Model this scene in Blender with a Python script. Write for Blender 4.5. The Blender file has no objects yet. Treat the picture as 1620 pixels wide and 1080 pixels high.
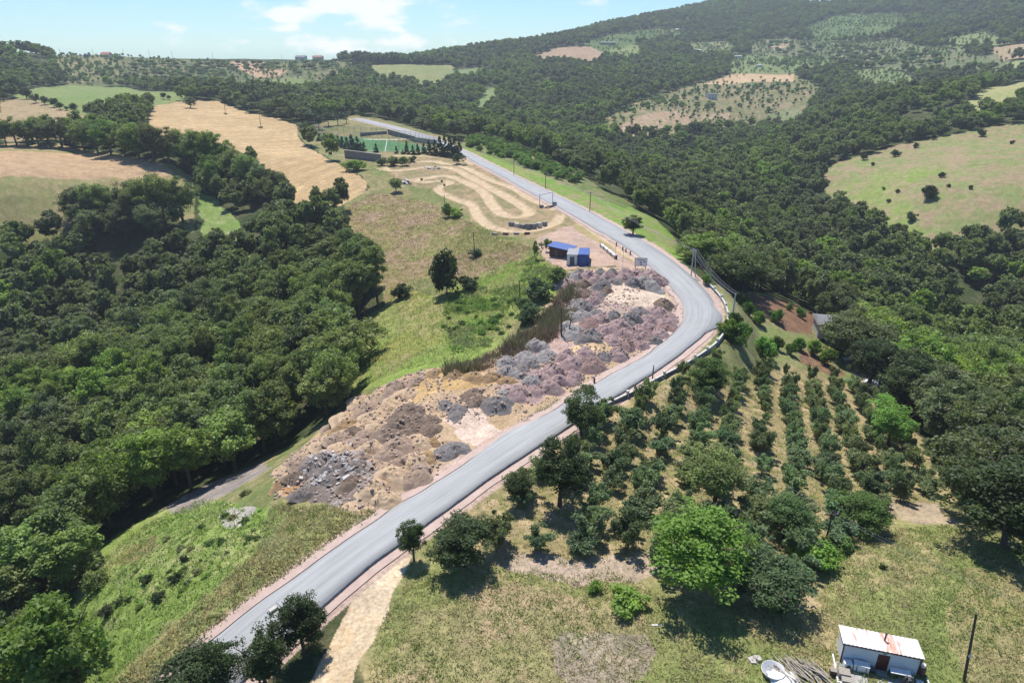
import bpy, math, random
import numpy as np
from mathutils import Vector, Matrix

random.seed(7)
RNG = np.random.default_rng(11)
S = bpy.context.scene
C = S.collection
rad = math.radians

# ------------------------------------------------------------------ camera, sky, sun, exposure
CAM = np.array([0.0, 0.0, 50.0])
PITCH = rad(23.5)
F = 1080.0                                   # focal length in photograph pixels (1620 wide)
cam = bpy.data.cameras.new('camera')
cam.lens = 24.0; cam.sensor_width = 36.0; cam.clip_start = 0.5; cam.clip_end = 20000
cam_o = bpy.data.objects.new('camera', cam); C.objects.link(cam_o)
cam_o.location = CAM; cam_o.rotation_euler = (rad(90) - PITCH, 0, 0)
S.camera = cam_o

SUN_EL, SUN_AZ = rad(64), rad(-18)           # azimuth from +Y towards +X
sdir = Vector((math.cos(SUN_EL) * math.sin(SUN_AZ), math.cos(SUN_EL) * math.cos(SUN_AZ), math.sin(SUN_EL)))
sun = bpy.data.lights.new('sun', 'SUN'); sun.energy = 5.0; sun.angle = rad(0.53); sun.color = (1.0, 0.955, 0.88)
sun_o = bpy.data.objects.new('sun', sun); C.objects.link(sun_o)
sun_o.rotation_euler = (-sdir).to_track_quat('-Z', 'Y').to_euler(); sun_o.location = (0, 0, 900)

w = bpy.data.worlds.new('World'); S.world = w; w.use_nodes = True
nt = w.node_tree; nt.nodes.clear()
def N(nt, t, **k):
    n = nt.nodes.new(t)
    for a, b in k.items(): setattr(n, a, b)
    return n
def setin(n, **k):
    for a, b in k.items(): n.inputs[a.replace('_', ' ')].default_value = b
sky = N(nt, 'ShaderNodeTexSky', sky_type='NISHITA', sun_disc=False, sun_elevation=SUN_EL, sun_rotation=SUN_AZ,
        air_density=1.0, dust_density=0.0, ozone_density=3.0, altitude=200)
tc = N(nt, 'ShaderNodeTexCoord')
mp = N(nt, 'ShaderNodeMapping'); mp.inputs['Scale'].default_value = (7, 7, 17)
nz = N(nt, 'ShaderNodeTexNoise'); setin(nz, Scale=2.2, Detail=9.0, Roughness=0.56)
nt.links.new(tc.outputs['Generated'], mp.inputs[0]); nt.links.new(mp.outputs[0], nz.inputs['Vector'])
# clouds live in a patch of the sky ahead and to the left
def cloud_spot(u, v, wid, hgt, amp):
    a, b = (u - 810) / F, (v - 540) / F
    d = Vector((a, math.cos(PITCH) - b * math.sin(PITCH), -(math.sin(PITCH) + b * math.cos(PITCH)))).normalized()
    sub = N(nt, 'ShaderNodeVectorMath', operation='SUBTRACT'); sub.inputs[1].default_value = d
    nt.links.new(tc.outputs['Generated'], sub.inputs[0])
    mul = N(nt, 'ShaderNodeVectorMath', operation='MULTIPLY'); mul.inputs[1].default_value = (1 / wid, 1 / wid, 1 / hgt)
    nt.links.new(sub.outputs[0], mul.inputs[0])
    ln = N(nt, 'ShaderNodeVectorMath', operation='LENGTH'); nt.links.new(mul.outputs[0], ln.inputs[0])
    mr = N(nt, 'ShaderNodeMapRange'); mr.inputs[1].default_value = 1.0; mr.inputs[2].default_value = 0.0
    mr.inputs[3].default_value = 0.0; mr.inputs[4].default_value = amp
    nt.links.new(ln.outputs['Value'], mr.inputs[0]); return mr.outputs[0]
acc = None
for sp in ((545, 8, .16, .040, .34), (480, 20, .13, .026, .30), (440, 45, .13, .018, .22), (560, 35, .18, .022, .24), (520, 66, .22, .022, .26),
           (640, 62, .055, .016, .26), (625, 46, .035, .012, .24), (712, 62, .035, .012, .26), (380, 70, .2, .014, .1),
           (200, -60, .4, .03, .25), (1100, -160, .5, .06, .3)):
    o = cloud_spot(*sp)
    if acc is None: acc = o
    else:
        m = N(nt, 'ShaderNodeMath', operation='MAXIMUM'); nt.links.new(acc, m.inputs[0]); nt.links.new(o, m.inputs[1]); acc = m.outputs[0]
ad = N(nt, 'ShaderNodeMath', operation='ADD'); nt.links.new(nz.outputs['Fac'], ad.inputs[0]); nt.links.new(acc, ad.inputs[1])
cr = N(nt, 'ShaderNodeMapRange', interpolation_type='SMOOTHSTEP'); cr.inputs[1].default_value = 0.60; cr.inputs[2].default_value = 0.80
nt.links.new(ad.outputs[0], cr.inputs[0])
mx = N(nt, 'ShaderNodeMix', data_type='RGBA'); mx.inputs[7].default_value = (8.6, 8.8, 9.1, 1)
tintn = N(nt, 'ShaderNodeMix', data_type='RGBA', blend_type='MULTIPLY'); tintn.inputs[0].default_value = 1.0
tintn.inputs[7].default_value = (.60, .87, 1.12, 1)
nt.links.new(sky.outputs[0], tintn.inputs[6])
nt.links.new(cr.outputs[0], mx.inputs[0]); nt.links.new(tintn.outputs[2], mx.inputs[6])
bg = N(nt, 'ShaderNodeBackground'); bg.inputs['Strength'].default_value = 0.10
wo = N(nt, 'ShaderNodeOutputWorld')
nt.links.new(mx.outputs[2], bg.inputs['Color']); nt.links.new(bg.outputs[0], wo.inputs['Surface'])

S.view_settings.view_transform = 'Standard'; S.view_settings.look = 'None'
S.view_settings.exposure = 0.43; S.view_settings.gamma = 1.0; S.view_settings.use_curve_mapping = False
S.cycles.max_bounces = 5; S.cycles.diffuse_bounces = 2; S.cycles.glossy_bounces = 2; S.cycles.transmission_bounces = 3
S.cycles.transparent_max_bounces = 6; S.cycles.volume_bounces = 0
S.cycles.use_denoising = True
S.cycles.use_adaptive_sampling = True; S.cycles.adaptive_threshold = 0.02
S.cycles.sample_clamp_indirect = 4

# ------------------------------------------------------------------ numpy noise
_T = np.random.default_rng(5).random((256, 256)).astype(np.float32)
def vnoise(x, y):
    xi = np.floor(x).astype(np.int32); yi = np.floor(y).astype(np.int32)
    fx = (x - xi).astype(np.float32); fy = (y - yi).astype(np.float32)
    fx = fx * fx * (3 - 2 * fx); fy = fy * fy * (3 - 2 * fy)
    a = _T[xi & 255, yi & 255]; b = _T[(xi + 1) & 255, yi & 255]
    c = _T[xi & 255, (yi + 1) & 255]; d = _T[(xi + 1) & 255, (yi + 1) & 255]
    return (a + (b - a) * fx) * (1 - fy) + (c + (d - c) * fx) * fy
def fbm(x, y, size, octv=4, gain=0.5):
    s = 0; a = 1.0; t = 0; f = 1.0 / size
    for k in range(octv):
        s = s + a * vnoise(x * f + 17.3 * k + 100, y * f + 9.1 * k + 100); t += a; a *= gain; f *= 2.03
    return s / t
def sstep(a, b, x):
    t = np.clip((x - a) / (b - a), 0, 1); return t * t * (3 - 2 * t)

# ------------------------------------------------------------------ terrain: surveyed heights, smooth through them
def ray(u, v):
    a = (np.asarray(u, float) - 810) / F; b = (np.asarray(v, float) - 540) / F
    return np.stack([a, math.cos(PITCH) - b * math.sin(PITCH), -(math.sin(PITCH) + b * math.cos(PITCH))], -1)
OY = -30.0                                     # the polar terrain grid is centred behind the viewpoint
HZ = [  # (u, v, height of the ground there)
 (327,1013,-1.5),(440,935,-.8),(540,880,-.3),(700,780,0),(800,700,0),(900,640,0),(1000,590,0),(1090,500,0),(1050,420,0),(1000,390,0),(930,345,0),(860,308,0),(790,270,.5),(735,240,1),(690,220,1.5),(610,199,1.5),(558,186,2),
 (600,232,0),(650,285,-.5),(700,330,-3),(640,380,-5),(600,330,-4),(560,300,-2),(450,230,1),(350,180,6),(520,290,-1),(540,240,0),
 (600,450,-9),(700,430,-5),(800,420,-2),(800,520,-3),(700,560,-3),(620,560,-7),(570,590,-10),(870,400,0),(780,360,-1),
 (950,500,0),(800,600,0),(650,640,-1),(560,700,-2),(480,730,-4),(600,760,-.5),(440,790,-4),
 (400,850,-4),(250,880,-9),(150,960,-13),(300,960,-4.5),(60,1060,-18),(200,1060,-8),(330,800,-11),(420,740,-11),
 (450,700,-17),(300,760,-20),(100,850,-24),(100,700,-26),(300,600,-24),(450,600,-18),(500,480,-14),(200,480,-22),(50,450,-20),(350,400,-12),(450,380,-9),(150,380,-12),(20,370,-9),
 (130,250,6),(20,300,3),(250,265,4),(330,290,-2),(330,240,6),(100,200,10),(200,150,15),(60,165,14),(100,135,16),(280,150,13),
 (1160,500,-5),(1250,490,-11),(1200,540,-8),(1320,545,-15),(1150,600,-5),(1230,590,-9),(1200,700,-3.5),(1060,640,-1.8),(960,680,-1),(900,800,0),(1100,880,0),(1300,800,-3),(1400,700,-9),(1480,790,-6),(1400,880,-.5),(1580,860,-2),(1600,1000,0),(1390,1040,0),(900,1000,0),(600,1050,0),(1500,950,0),(1110,570,-3.5),(1010,630,-1.5),
 (1200,440,-24),(1120,420,-10),(930,310,-1.5),(1020,350,-3),(1100,370,-18),(1000,290,-16),(900,250,-12),(800,225,-6),(1400,430,-32),(1550,500,-34),(1450,560,-28),(1600,620,-24),(1500,650,-20),(1600,420,-30),(1300,350,-32),
 (1340,262,-16),(1450,300,-14),(1600,330,-14),(1600,205,2),(1450,235,-8),(1150,260,-30),(1000,240,-28),(1250,215,-30)]
HT = [  # (u, v, depth of the ground there)
 (30,88,720),(20,120,650),(80,110,720),(1300,180,620),(1060,185,640),(1190,122,860),(1100,100,1000),(1000,130,850),(900,160,760),(800,180,680),(700,160,700),(600,140,760),(500,150,640),(400,140,660),(300,125,800),(650,114,900),(400,110,900),(500,118,850),(900,87,1050),(800,97,1050),(1400,100,900),(1500,145,700),(1600,135,620),(1600,60,950),(1400,44,1200),(1500,24,1300),(1250,62,1200),(1100,52,1350),(200,108,820)]
CREST = [(170,92,950),(300,97,1050),(450,100,1100),(560,99,1150),(640,94,1150),(720,82,1200),(800,75,1250),(870,64,1350),(930,47,1450),(1000,33,1550),(1080,18,1650),(1130,12,1700),(1200,11,1700),(1260,16,1700),(1320,9,1700),(1450,-15,1600),(1620,-60,1500),(30,86,730)]
cp = []
for u, v, z in HZ:
    d = ray(u, v); t = (z - 50) / d[2]; cp.append((d[0] * t, d[1] * t, z))
for u, v, t in HT + CREST:
    d = ray(u, v); cp.append((d[0] * t, d[1] * t, 50 + d[2] * t))
for u, v, t in CREST:
    d = ray(u, v); z = 50 + d[2] * t; cp.append((d[0] * t * 1.45, d[1] * t * 1.45, z - 0.10 * t))
cp += [(0, -50, 2), (70, -20, 0), (-70, -20, -14), (0, -5, 1), (60, 20, 0), (-70, 50, -24), (-140, 60, -26), (110, 50, -2), (200, 90, -12),
       (-300, 150, -10), (350, 200, -10), (-500, 400, 15), (-900, 700, 40), (700, 400, 20), (1200, 700, 120), (-1500, 2500, -40), (0, 3500, -60), (1600, 3000, 0), (-2000, 1500, 0), (2500, 1500, 60)]
cp = np.array(cp)
def polar(x, y):
    return np.stack([np.arctan2(x, y - OY) * 1.6, np.log(np.hypot(x, y - OY))], -1)
def tps_phi(r2): return np.where(r2 > 1e-12, r2 * np.log(r2 + 1e-20), 0)
Q = polar(cp[:, 0], cp[:, 1]); n = len(Q)
K = tps_phi(((Q[:, None] - Q[None]) ** 2).sum(-1)) + np.diag(np.full(n, 6e-4))
P3 = np.c_[np.ones(n), Q]
A = np.block([[K, P3], [P3.T, np.zeros((3, 3))]])
sol = np.linalg.solve(A, np.r_[cp[:, 2], 0, 0, 0]); Wt, Ab = sol[:n], sol[n:]
def tps(x, y):
    q = polar(x, y).reshape(-1, 2); out = np.empty(len(q))
    for i in range(0, len(q), 60000):
        c = q[i:i + 60000]
        out[i:i + 60000] = tps_phi(((c[:, None] - Q[None]) ** 2).sum(-1)) @ Wt + Ab[0] + c @ Ab[1:]
    return out.reshape(np.shape(x))
# grid
th = np.concatenate([np.arange(-66, -40, .6), np.arange(-40, 40.0001, .078), np.arange(40.6, 66.1, .6)]) * math.pi / 180
rr = [12.0]
while rr[-1] < 2600:
    r = rr[-1]; d = max(r - 30, 5)
    rr.append(r + (1.5 if r < 62 else min(d * d / 34150 * 1.05 + .075, .0048 * r)))
rr = np.array(rr)
NT, NR = len(th), len(rr)
TH, RR = np.meshgrid(th, rr)                   # rows are rings
GX = RR * np.sin(TH); GY = RR * np.cos(TH) + OY
ci = np.unique(np.r_[np.arange(0, NT, 5), NT - 1]); ri = np.unique(np.r_[np.arange(0, NR, 5), NR - 1])
Zc = tps(GX[np.ix_(ri, ci)], GY[np.ix_(ri, ci)])
Zt = np.stack([np.interp(np.arange(NT), ci, row) for row in Zc])
GZ = np.empty((NR, NT))
for j in range(NR):
    k = min(np.searchsorted(ri, j, side='right') - 1, len(ri) - 2); f = (j - ri[k]) / (ri[k + 1] - ri[k])
    GZ[j] = Zt[k] * (1 - f) + Zt[k + 1] * f
far = sstep(350, 800, RR)
GZ += (fbm(GX, GY, 26, 4) - .5) * (1.3 + 0 * far) + far * (fbm(GX, GY, 190, 3) - .5) * 16
def grid_sample(A, x, y):
    x = np.asarray(x, float); y = np.asarray(y, float)
    a = np.arctan2(x, y - OY); r = np.hypot(x, y - OY)
    ia = np.clip(np.interp(a, th, np.arange(NT)), 0, NT - 1.001); ir = np.clip(np.interp(r, rr, np.arange(NR)), 0, NR - 1.001)
    i0 = ia.astype(int); j0 = ir.astype(int); fa = ia - i0; fr = ir - j0
    return (A[j0, i0] * (1 - fa) + A[j0, i0 + 1] * fa) * (1 - fr) + (A[j0 + 1, i0] * (1 - fa) + A[j0 + 1, i0 + 1] * fa) * fr
def ground(x, y): return grid_sample(GZ, x, y)
TS = np.geomspace(35, 4000, 900)
def px(pts):
    """photograph pixels (u, v[, height above ground]) -> surveyed points on the terrain (n,2)"""
    pts = [p if len(p) > 2 else (p[0], p[1], 0) for p in pts]
    p = np.array(pts, float); d = ray(p[:, 0], p[:, 1])
    X = d[:, None, :2] * TS[None, :, None]; zr = 50 + d[:, None, 2] * TS[None]
    gap = zr - ground(X[..., 0], X[..., 1]) - p[:, 2:3]
    out = np.empty((len(p), 2))
    for i in range(len(p)):
        neg = np.nonzero(gap[i] < 0)[0]
        if len(neg) == 0: t = TS[np.argmin(gap[i] / TS)]
        else:
            k = max(neg[0], 1); g0, g1 = gap[i, k - 1], gap[i, k]; t = TS[k - 1] + (TS[k] - TS[k - 1]) * g0 / (g0 - g1 + 1e-9)
        out[i] = d[i, :2] * t
    return out
def at(u, v, h=0):
    q = px([(u, v, h)])[0]; return Vector((q[0], q[1], float(ground(q[0], q[1]))))
def depth(p): return p[1] * math.cos(PITCH) + (50 - p[2]) * math.sin(PITCH)
def onplane(u, v, z):
    d = ray(u, v); t = (z - 50) / d[2]; return Vector((d[0] * t, d[1] * t, z))
def inpoly(x, y, P):
    x = np.asarray(x); y = np.asarray(y); res = np.zeros(x.shape, bool)
    m = (x > P[:, 0].min()) & (x < P[:, 0].max()) & (y > P[:, 1].min()) & (y < P[:, 1].max())
    xs, ys = x[m], y[m]; r = np.zeros(xs.shape, bool)
    for k in range(len(P)):
        x0, y0 = P[k - 1]; x1, y1 = P[k]
        if y0 == y1: continue
        r ^= ((y0 > ys) != (y1 > ys)) & (xs < (x1 - x0) * (ys - y0) / (y1 - y0) + x0)
    res[m] = r; return res
def resample(P, step):
    P = np.asarray(P, float); s = np.r_[0, np.cumsum(np.hypot(*np.diff(P[:, :2], axis=0).T))]
    k = max(2, int(s[-1] / step)); q = np.linspace(0, s[-1], k + 1)
    return np.stack([np.interp(q, s, P[:, i]) for i in range(P.shape[1])], -1)
def smooth(P, n=3):
    P = P.copy()
    for _ in range(n): P[1:-1] = (P[:-2] + 2 * P[1:-1] + P[2:]) / 4
    return P
def distline(x, y, P, far=14.0):
    """distance to a polyline and index of the nearest segment; `far` where farther"""
    d = np.full(x.shape, far * far); idx = np.zeros(x.shape)
    m = np.nonzero(((x > P[:, 0].min() - far) & (x < P[:, 0].max() + far) & (y > P[:, 1].min() - far) & (y < P[:, 1].max() + far)).ravel())[0]
    xs, ys = x.ravel()[m], y.ravel()[m]; dm = np.full(xs.shape, far * far); im = np.zeros(xs.shape)
    for k in range(len(P) - 1):
        x0, y0 = P[k]; x1, y1 = P[k + 1]
        s = np.nonzero((xs > min(x0, x1) - far) & (xs < max(x0, x1) + far) & (ys > min(y0, y1) - far) & (ys < max(y0, y1) + far))[0]
        if not len(s): continue
        dx, dy = x1 - x0, y1 - y0; L = dx * dx + dy * dy + 1e-9
        t = np.clip(((xs[s] - x0) * dx + (ys[s] - y0) * dy) / L, 0, 1)
        q = (xs[s] - x0 - t * dx) ** 2 + (ys[s] - y0 - t * dy) ** 2
        b = q < dm[s]; dm[s[b]] = q[b]; im[s[b]] = k + t[b]
    d.ravel()[m] = dm; idx.ravel()[m] = im
    return np.sqrt(d), idx

# ------------------------------------------------------------------ road line (both edges surveyed)
RL = [(300,1032),(327,1013),(540,861),(675,773),(757,720),(812,684),(885,647),(938,611),(997,576),(1056,538),(1078,515),(1088,500),(1086,479),(1076,466),(1060,448),(1037,428),(1008,404),(984,386),(958,370),(928,354),(908,341),(856,315),(815,292),(773,268),(749,256),(730,244),(706,232),(682,223),(656,216),(609,202),(556,188)]
RR_ = [(345,1075),(370,1056),(540,921),(637,853),(752,773),(851,707),(956,640),(1000,614),(1050,582),(1091,557),(1115,538),(1131,520),(1137,500),(1128,481),(1109,459),(1090,438),(1072,422),(1039,397),(1002,376),(976,360),(939,340),(860,300),(815,279),(778,261),(754,248),(732,238),(712,229),(691,218),(665,210),(609,196),(559,184)]
Lw = smooth(resample(px(RL), 2.0), 3); Rw = smooth(resample(px(RR_), 2.0), 3)
Rf = resample(Rw, .4)
nn = np.argmin(((Lw[:, None] - Rf[None]) ** 2).sum(-1), 1)
cen = (Lw + Rf[nn]) / 2; wid = np.hypot(*(Lw - Rf[nn]).T)
ROADC = resample(np.c_[cen, np.clip(wid, 4.6, 7.2)], 2.0)
ROADC[:, :2] = smooth(ROADC[:, :2], 14); ROADC[:, 2] = smooth(ROADC[:, 2:3], 40)[:, 0]
ext = ROADC[0, :2] - (ROADC[6, :2] - ROADC[0, :2]) / np.hypot(*(ROADC[6, :2] - ROADC[0, :2])) * np.arange(24, 0, -2)[:, None]
ROADC = np.r_[np.c_[ext, np.full(len(ext), ROADC[0, 2])], ROADC]
RZ = smooth(ground(ROADC[:, 0], ROADC[:, 1])[:, None], 60)[:, 0]
dR, iR = distline(GX, GY, ROADC[:, :2], 22.0)
hw = np.interp(iR, np.arange(len(ROADC)), ROADC[:, 2]) / 2; RZV = np.interp(iR, np.arange(len(ROADC)), RZ)
wgt = 1 - sstep(0, 9, dR - hw - 2.4)
wgt[dR >= 21.9] = 0
GZ = GZ * (1 - wgt) + (RZV - .08) * wgt

# ------------------------------------------------------------------ land cover
STRUCTS = ['ground']
zone = np.zeros(GX.shape, np.int16)            # which structure a patch belongs to
openm = np.zeros(GX.shape, bool)               # no forest grows here
COL = np.empty(GX.shape + (3,), np.float32)
wx = GX + (fbm(GX, GY, 9, 3) - .5) * 5 + (fbm(GX + 50, GY, 1.6, 2) - .5) * 1.4
wy = GY + (fbm(GX, GY + 300, 9, 3) - .5) * 5 + (fbm(GX, GY + 80, 1.6, 2) - .5) * 1.4
n_mid = fbm(GX, GY, 7, 5, .6); n_big = fbm(GX + 500, GY, 38, 4, .55); n_fine = fbm(GX, GY, 1.1, 3, .6)
def blend(a, b, f):
    return np.asarray(a, np.float32) * (1 - f[..., None]) + np.asarray(b, np.float32) * f[..., None]
def ctr(x, k=3.2): return np.clip((x - .5) * k + .5, 0, 1)
def paint(mask, ca, cb, cc=None, big=.5, soft=1.0):
    f = ctr(n_mid[mask] * (1 - big) + n_big[mask] * big, 3.6)
    col = blend(ca, cb, f)
    if cc is not None:
        g = ctr(n_fine[mask] * .45 + n_mid[mask] * .55, 4.5); g = np.clip(g * 1.6 - .75, 0, 1)
        col = blend(col.transpose(1, 0).T, cc, g) if False else col * (1 - g[:, None]) + np.asarray(cc, np.float32) * g[:, None]
    col = col * (0.80 + .40 * n_fine[mask][:, None])
    COL[mask] = col
def struct_id(name):
    if name not in STRUCTS: STRUCTS.append(name)
    return STRUCTS.index(name)
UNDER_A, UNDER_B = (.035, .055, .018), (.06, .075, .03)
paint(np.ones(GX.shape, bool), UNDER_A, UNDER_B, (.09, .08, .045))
ZP = {}
def Z(name, pts, ca, cb, cc=None, big=.5, struct=None, opened=True, warp=1.0):
    P = px(pts); ZP[name] = P
    m = inpoly(GX + (wx - GX) * warp, GY + (wy - GY) * warp, P)
    paint(m, ca, cb, cc, big)
    if opened: openm[m] = True
    if struct: zone[m] = struct_id(struct)
    return m
OLIVE, TAN, DRY, VIVID, LIME = (.135, .165, .055), (.25, .205, .105), (.33, .26, .14), (.13, .215, .035), (.20, .27, .06)
WHEAT, WHEAT2 = (.44, .315, .17), (.36, .255, .135)
h9 = 9.0
Z('near_ground', [(640,868),(760,800),(900,720),(1300,700),(1500,800),(1660,880),(1700,1130),(540,1130)], (.17,.19,.065), (.24,.21,.10), struct='grass_field')
# far left: scrub and orchards up to the skyline
Z('scrub_far', [(80,86),(170,86),(300,95),(450,98),(560,97),(600,104),(520,122,5),(470,140,6),(380,135,6),(300,128,6),(210,120,6),(110,130,5),(95,100)], (.07,.10,.035), (.12,.13,.055), (.2,.17,.09))
Z('slope_orchard', [(88,92),(170,90),(195,100),(190,118),(120,132),(95,112)], (.13,.15,.06), (.2,.19,.09), (.25,.19,.11))
Z('far_brown', [(362,98),(410,97),(456,112),(440,122),(405,123),(378,110)], (.36,.24,.15), (.42,.29,.18), struct='far_field')
Z('far_green_b', [(430,126),(478,122),(492,133),(460,139,4),(436,134,4)], (.14,.18,.06), (.17,.2,.07), struct='far_pasture')
Z('far_green_c', [(575,103),(720,104),(716,118,4),(690,130,8),(640,120,8),(610,122,6),(588,112,4)], (.17,.2,.075), (.24,.23,.1), struct='far_pasture')
Z('far_brown_d', [(826,92,4),(880,76),(950,73),(962,84,3),(940,96,6),(880,94,6)], (.33,.24,.16), (.28,.2,.13), struct='far_field')
Z('far_lightorch', [(955,70),(1010,72),(1015,90,5),(965,90,5)], (.13,.19,.06), (.2,.22,.09))
Z('hill_scrub', [(920,68),(1010,48),(1075,44),(1080,58,3),(1010,66,3),(950,78,4)], (.08,.125,.04), (.1,.14,.05))
Z('hill_scrub_b', [(1270,44),(1340,22),(1420,20),(1440,38),(1400,56,4),(1290,62,5)], (.085,.13,.045), (.11,.15,.055))
Z('hill_scrub_c', [(1180,66),(1240,60),(1340,70),(1420,60),(1560,90),(1600,80),(1600,96,6),(1500,112,6),(1420,102,6),(1300,95,5),(1200,88,6)], (.09,.13,.05), (.13,.15,.07), (.2,.17,.11))
Z('dry_slope', [(945,200,5),(960,185),(1040,152),(1100,133),(1160,116),(1255,116),(1300,140),(1270,170,5),(1180,192,7),(1060,204,7)], (.13,.15,.06), (.2,.18,.09), (.27,.2,.125))
Z('rows_far', [(1160,88),(1280,88),(1330,95),(1310,108,4),(1150,112,4)], (.12,.17,.06), (.17,.2,.08))
Z('tan_far', [(1105,134),(1160,117),(1256,117),(1256,129),(1200,129),(1150,134)], (.44,.32,.19), (.4,.28,.17), struct='far_field', warp=.5)
Z('pink_far', [(955,203,4),(1010,183),(1060,176),(1155,178),(1157,192,4),(1070,201,5),(1000,205,6)], (.33,.22,.15), (.22,.2,.1), (.38,.27,.19), struct='far_field')
Z('tan_far_b', [(1215,76),(1250,66),(1255,72),(1225,79)], (.36,.26,.17), (.4,.3,.2), struct='far_field')
Z('yellow_far', [(1500,168,6),(1545,152),(1600,133),(1640,128),(1640,142,6),(1570,160,7)], (.25,.27,.11), (.3,.28,.13), struct='far_pasture')
PALE_A, PALE_B = (.13,.18,.07), (.19,.21,.095)
Z('hill_plot', [(1085,68),(1150,64),(1168,84),(1100,92)], PALE_A, PALE_B, (.24,.2,.13), struct='far_pasture')
Z('hill_plot_b', [(1340,112),(1420,108),(1455,126,4),(1370,134,5)], PALE_A, PALE_B, struct='far_pasture')
Z('hill_plot_c', [(1480,62),(1560,50),(1604,62,4),(1520,76,5)], PALE_A, PALE_B, struct='far_pasture')
Z('hill_plot_d', [(700,112),(765,106),(795,112,4),(725,122,5)], PALE_B, PALE_A, struct='far_pasture')
Z('hill_plot_e', [(1560,76),(1650,68),(1650,82,4),(1590,90,4)], (.36,.26,.18), (.28,.22,.13), struct='far_field')
Z('hill_plot_f', [(1215,180),(1260,172),(1290,182,4),(1240,194,5)], PALE_A, PALE_B, (.24,.2,.13), struct='far_pasture')
Z('yellow_far_b', [(1565,112,6),(1600,98),(1640,92),(1640,104,6)], (.2,.24,.1), (.25,.25,.12), struct='far_pasture')
Z('gap_valley', [(770,140),(798,136),(792,148),(770,168,6),(752,182,6),(745,180,6),(758,160)], (.14,.2,.07), (.18,.22,.09))
# left fields
Z('green_field', [(20,150),(60,138),(110,134),(200,138),(292,146),(290,158),(240,170),(150,176,3),(90,168,3),(40,156,3)], (.145,.205,.065), (.18,.215,.075), struct='hay_field', warp=.6)
Z('tan_strip', [(0,158),(45,156),(100,174),(140,184),(150,192,7),(90,192,8),(0,196,8),(-30,190,8)], (.3,.225,.13), (.36,.26,.15), (.2,.18,.09), struct='wheat_field')
W1 = Z('wheat_main', [(215,185,12),(240,169),(300,158),(345,160),(400,180),(440,187),(468,198),(474,222),(520,252),(560,275),(582,290),(575,304),(540,326),(500,325,4),(470,300,12),(440,262,12),(400,238,10),(370,225,12),(300,205,12),(260,195,12)], WHEAT, WHEAT2, struct='wheat_field', warp=.45)
W2 = Z('wheat_left', [(-40,228),(110,231),(160,240),(235,254),(285,266),(305,280),(300,300,10),(300,320,10),(290,320,11),(260,290,12),(200,280,12),(140,284,12),(100,332,9),(50,342,9),(-40,345,9)], (.19,.2,.075), (.22,.2,.09), (.26,.21,.11), struct='hay_field', warp=.6)
W2b = Z('wheat_left_b', [(-40,243),(150,243),(225,254),(275,270),(240,280,4),(180,281),(100,284),(-40,290)], (.40,.275,.16), (.36,.25,.15), struct='wheat_field', warp=.5)
Z('wheat_left_c', [(-40,227),(100,229),(140,238),(100,240),(-40,240)], (.33,.25,.14), (.28,.23,.11), struct='wheat_field', warp=.5)
Z('glade', [(312,305),(340,310),(375,330,6),(390,360,9),(375,380,10),(340,370,10),(318,350,8)], (.15,.22,.055), (.2,.26,.08), (.26,.26,.14))
# right hillside pasture
Z('pasture_right', [(1300,278,5),(1310,264),(1360,246),(1420,230),(1520,210),(1660,188),(1660,330,9),(1600,330,10),(1540,350,10),(1470,362,10),(1400,340,10),(1350,316,8),(1318,292,7)], (.18,.21,.075), (.26,.22,.12), (.27,.195,.125), struct='pasture')
Z('pasture_lime', [(1310,300,5),(1370,276),(1480,262),(1500,270),(1420,300),(1480,340,9),(1420,350,9),(1350,318,8)], (.175,.235,.06), (.22,.225,.09), (.26,.21,.12), struct='pasture')
# the ridge with meadow, tracks, yard and rubble
Z('ridge', [(470,205),(500,200),(560,182),(612,190),(700,214),(740,232),(860,285),(950,330),(1040,392),(1110,450),(1165,480),(1162,520),(1120,560),(960,650),(840,725),(640,865),(330,1090),(120,1100),(70,1075),(40,1020),(110,940),(130,880),(230,820),(320,770,0),(400,730,0),(470,700),(545,640),(575,612),(560,590),(550,560),(548,530),(572,505,3),(602,470,3),(598,440,4),(560,400,5),(545,360,6),(528,335,5),(545,322),(585,295),(560,272),(520,250),(478,222)],
  OLIVE, (.2,.185,.08), TAN, struct='meadow')
Z('pitch_banks', [(470,208),(560,182),(690,214),(735,240),(700,258),(600,262),(545,262),(510,240)], (.14,.165,.06), (.23,.19,.1), TAN, struct='meadow')
Z('road_verge_r', [(735,226),(770,240),(812,262),(870,275),(930,300),(1000,328),(1035,345),(1060,372),(1100,410),(1085,420),(1000,372),(860,298),(740,240)], (.14,.24,.04), (.19,.25,.06), (.26,.2,.12), struct='meadow')
Z('shrub_bank', [(728,228),(745,214),(800,226),(860,250),(930,284),(1000,322),(985,330),(930,308),(870,277),(812,262),(765,243)], (.11,.155,.045), (.16,.18,.07), (.22,.19,.1), struct='meadow')
Z('meadow_tan', [(545,330),(590,305),(640,312),(690,325),(740,350),(790,380),(840,392),(810,425),(760,440),(690,440),(645,440),(640,480),(660,520),(600,500),(605,450),(562,385)], (.21,.2,.075), (.27,.205,.105), (.29,.205,.14), big=.3, struct='meadow')
Z('meadow_green', [(550,535),(570,508),(615,478),(700,465),(740,440),(800,420),(850,400),(890,430),(890,460),(830,500),(800,545),(740,570),(690,582),(620,600),(565,618)], (.185,.255,.055), (.225,.245,.08), (.255,.23,.1), struct='meadow')
Z('meadow_vivid', [(700,500),(712,470),(760,440),(800,425),(850,405),(880,430),(850,460),(800,480),(775,540),(720,555),(700,530)], (.115,.20,.03), (.16,.22,.045), (.2,.19,.07), struct='meadow')
Z('meadow_dry', [(640,460),(690,470),(700,540),(640,570),(600,560),(640,520)], (.24,.235,.07), (.2,.23,.055), (.28,.24,.11), struct='meadow')
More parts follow.
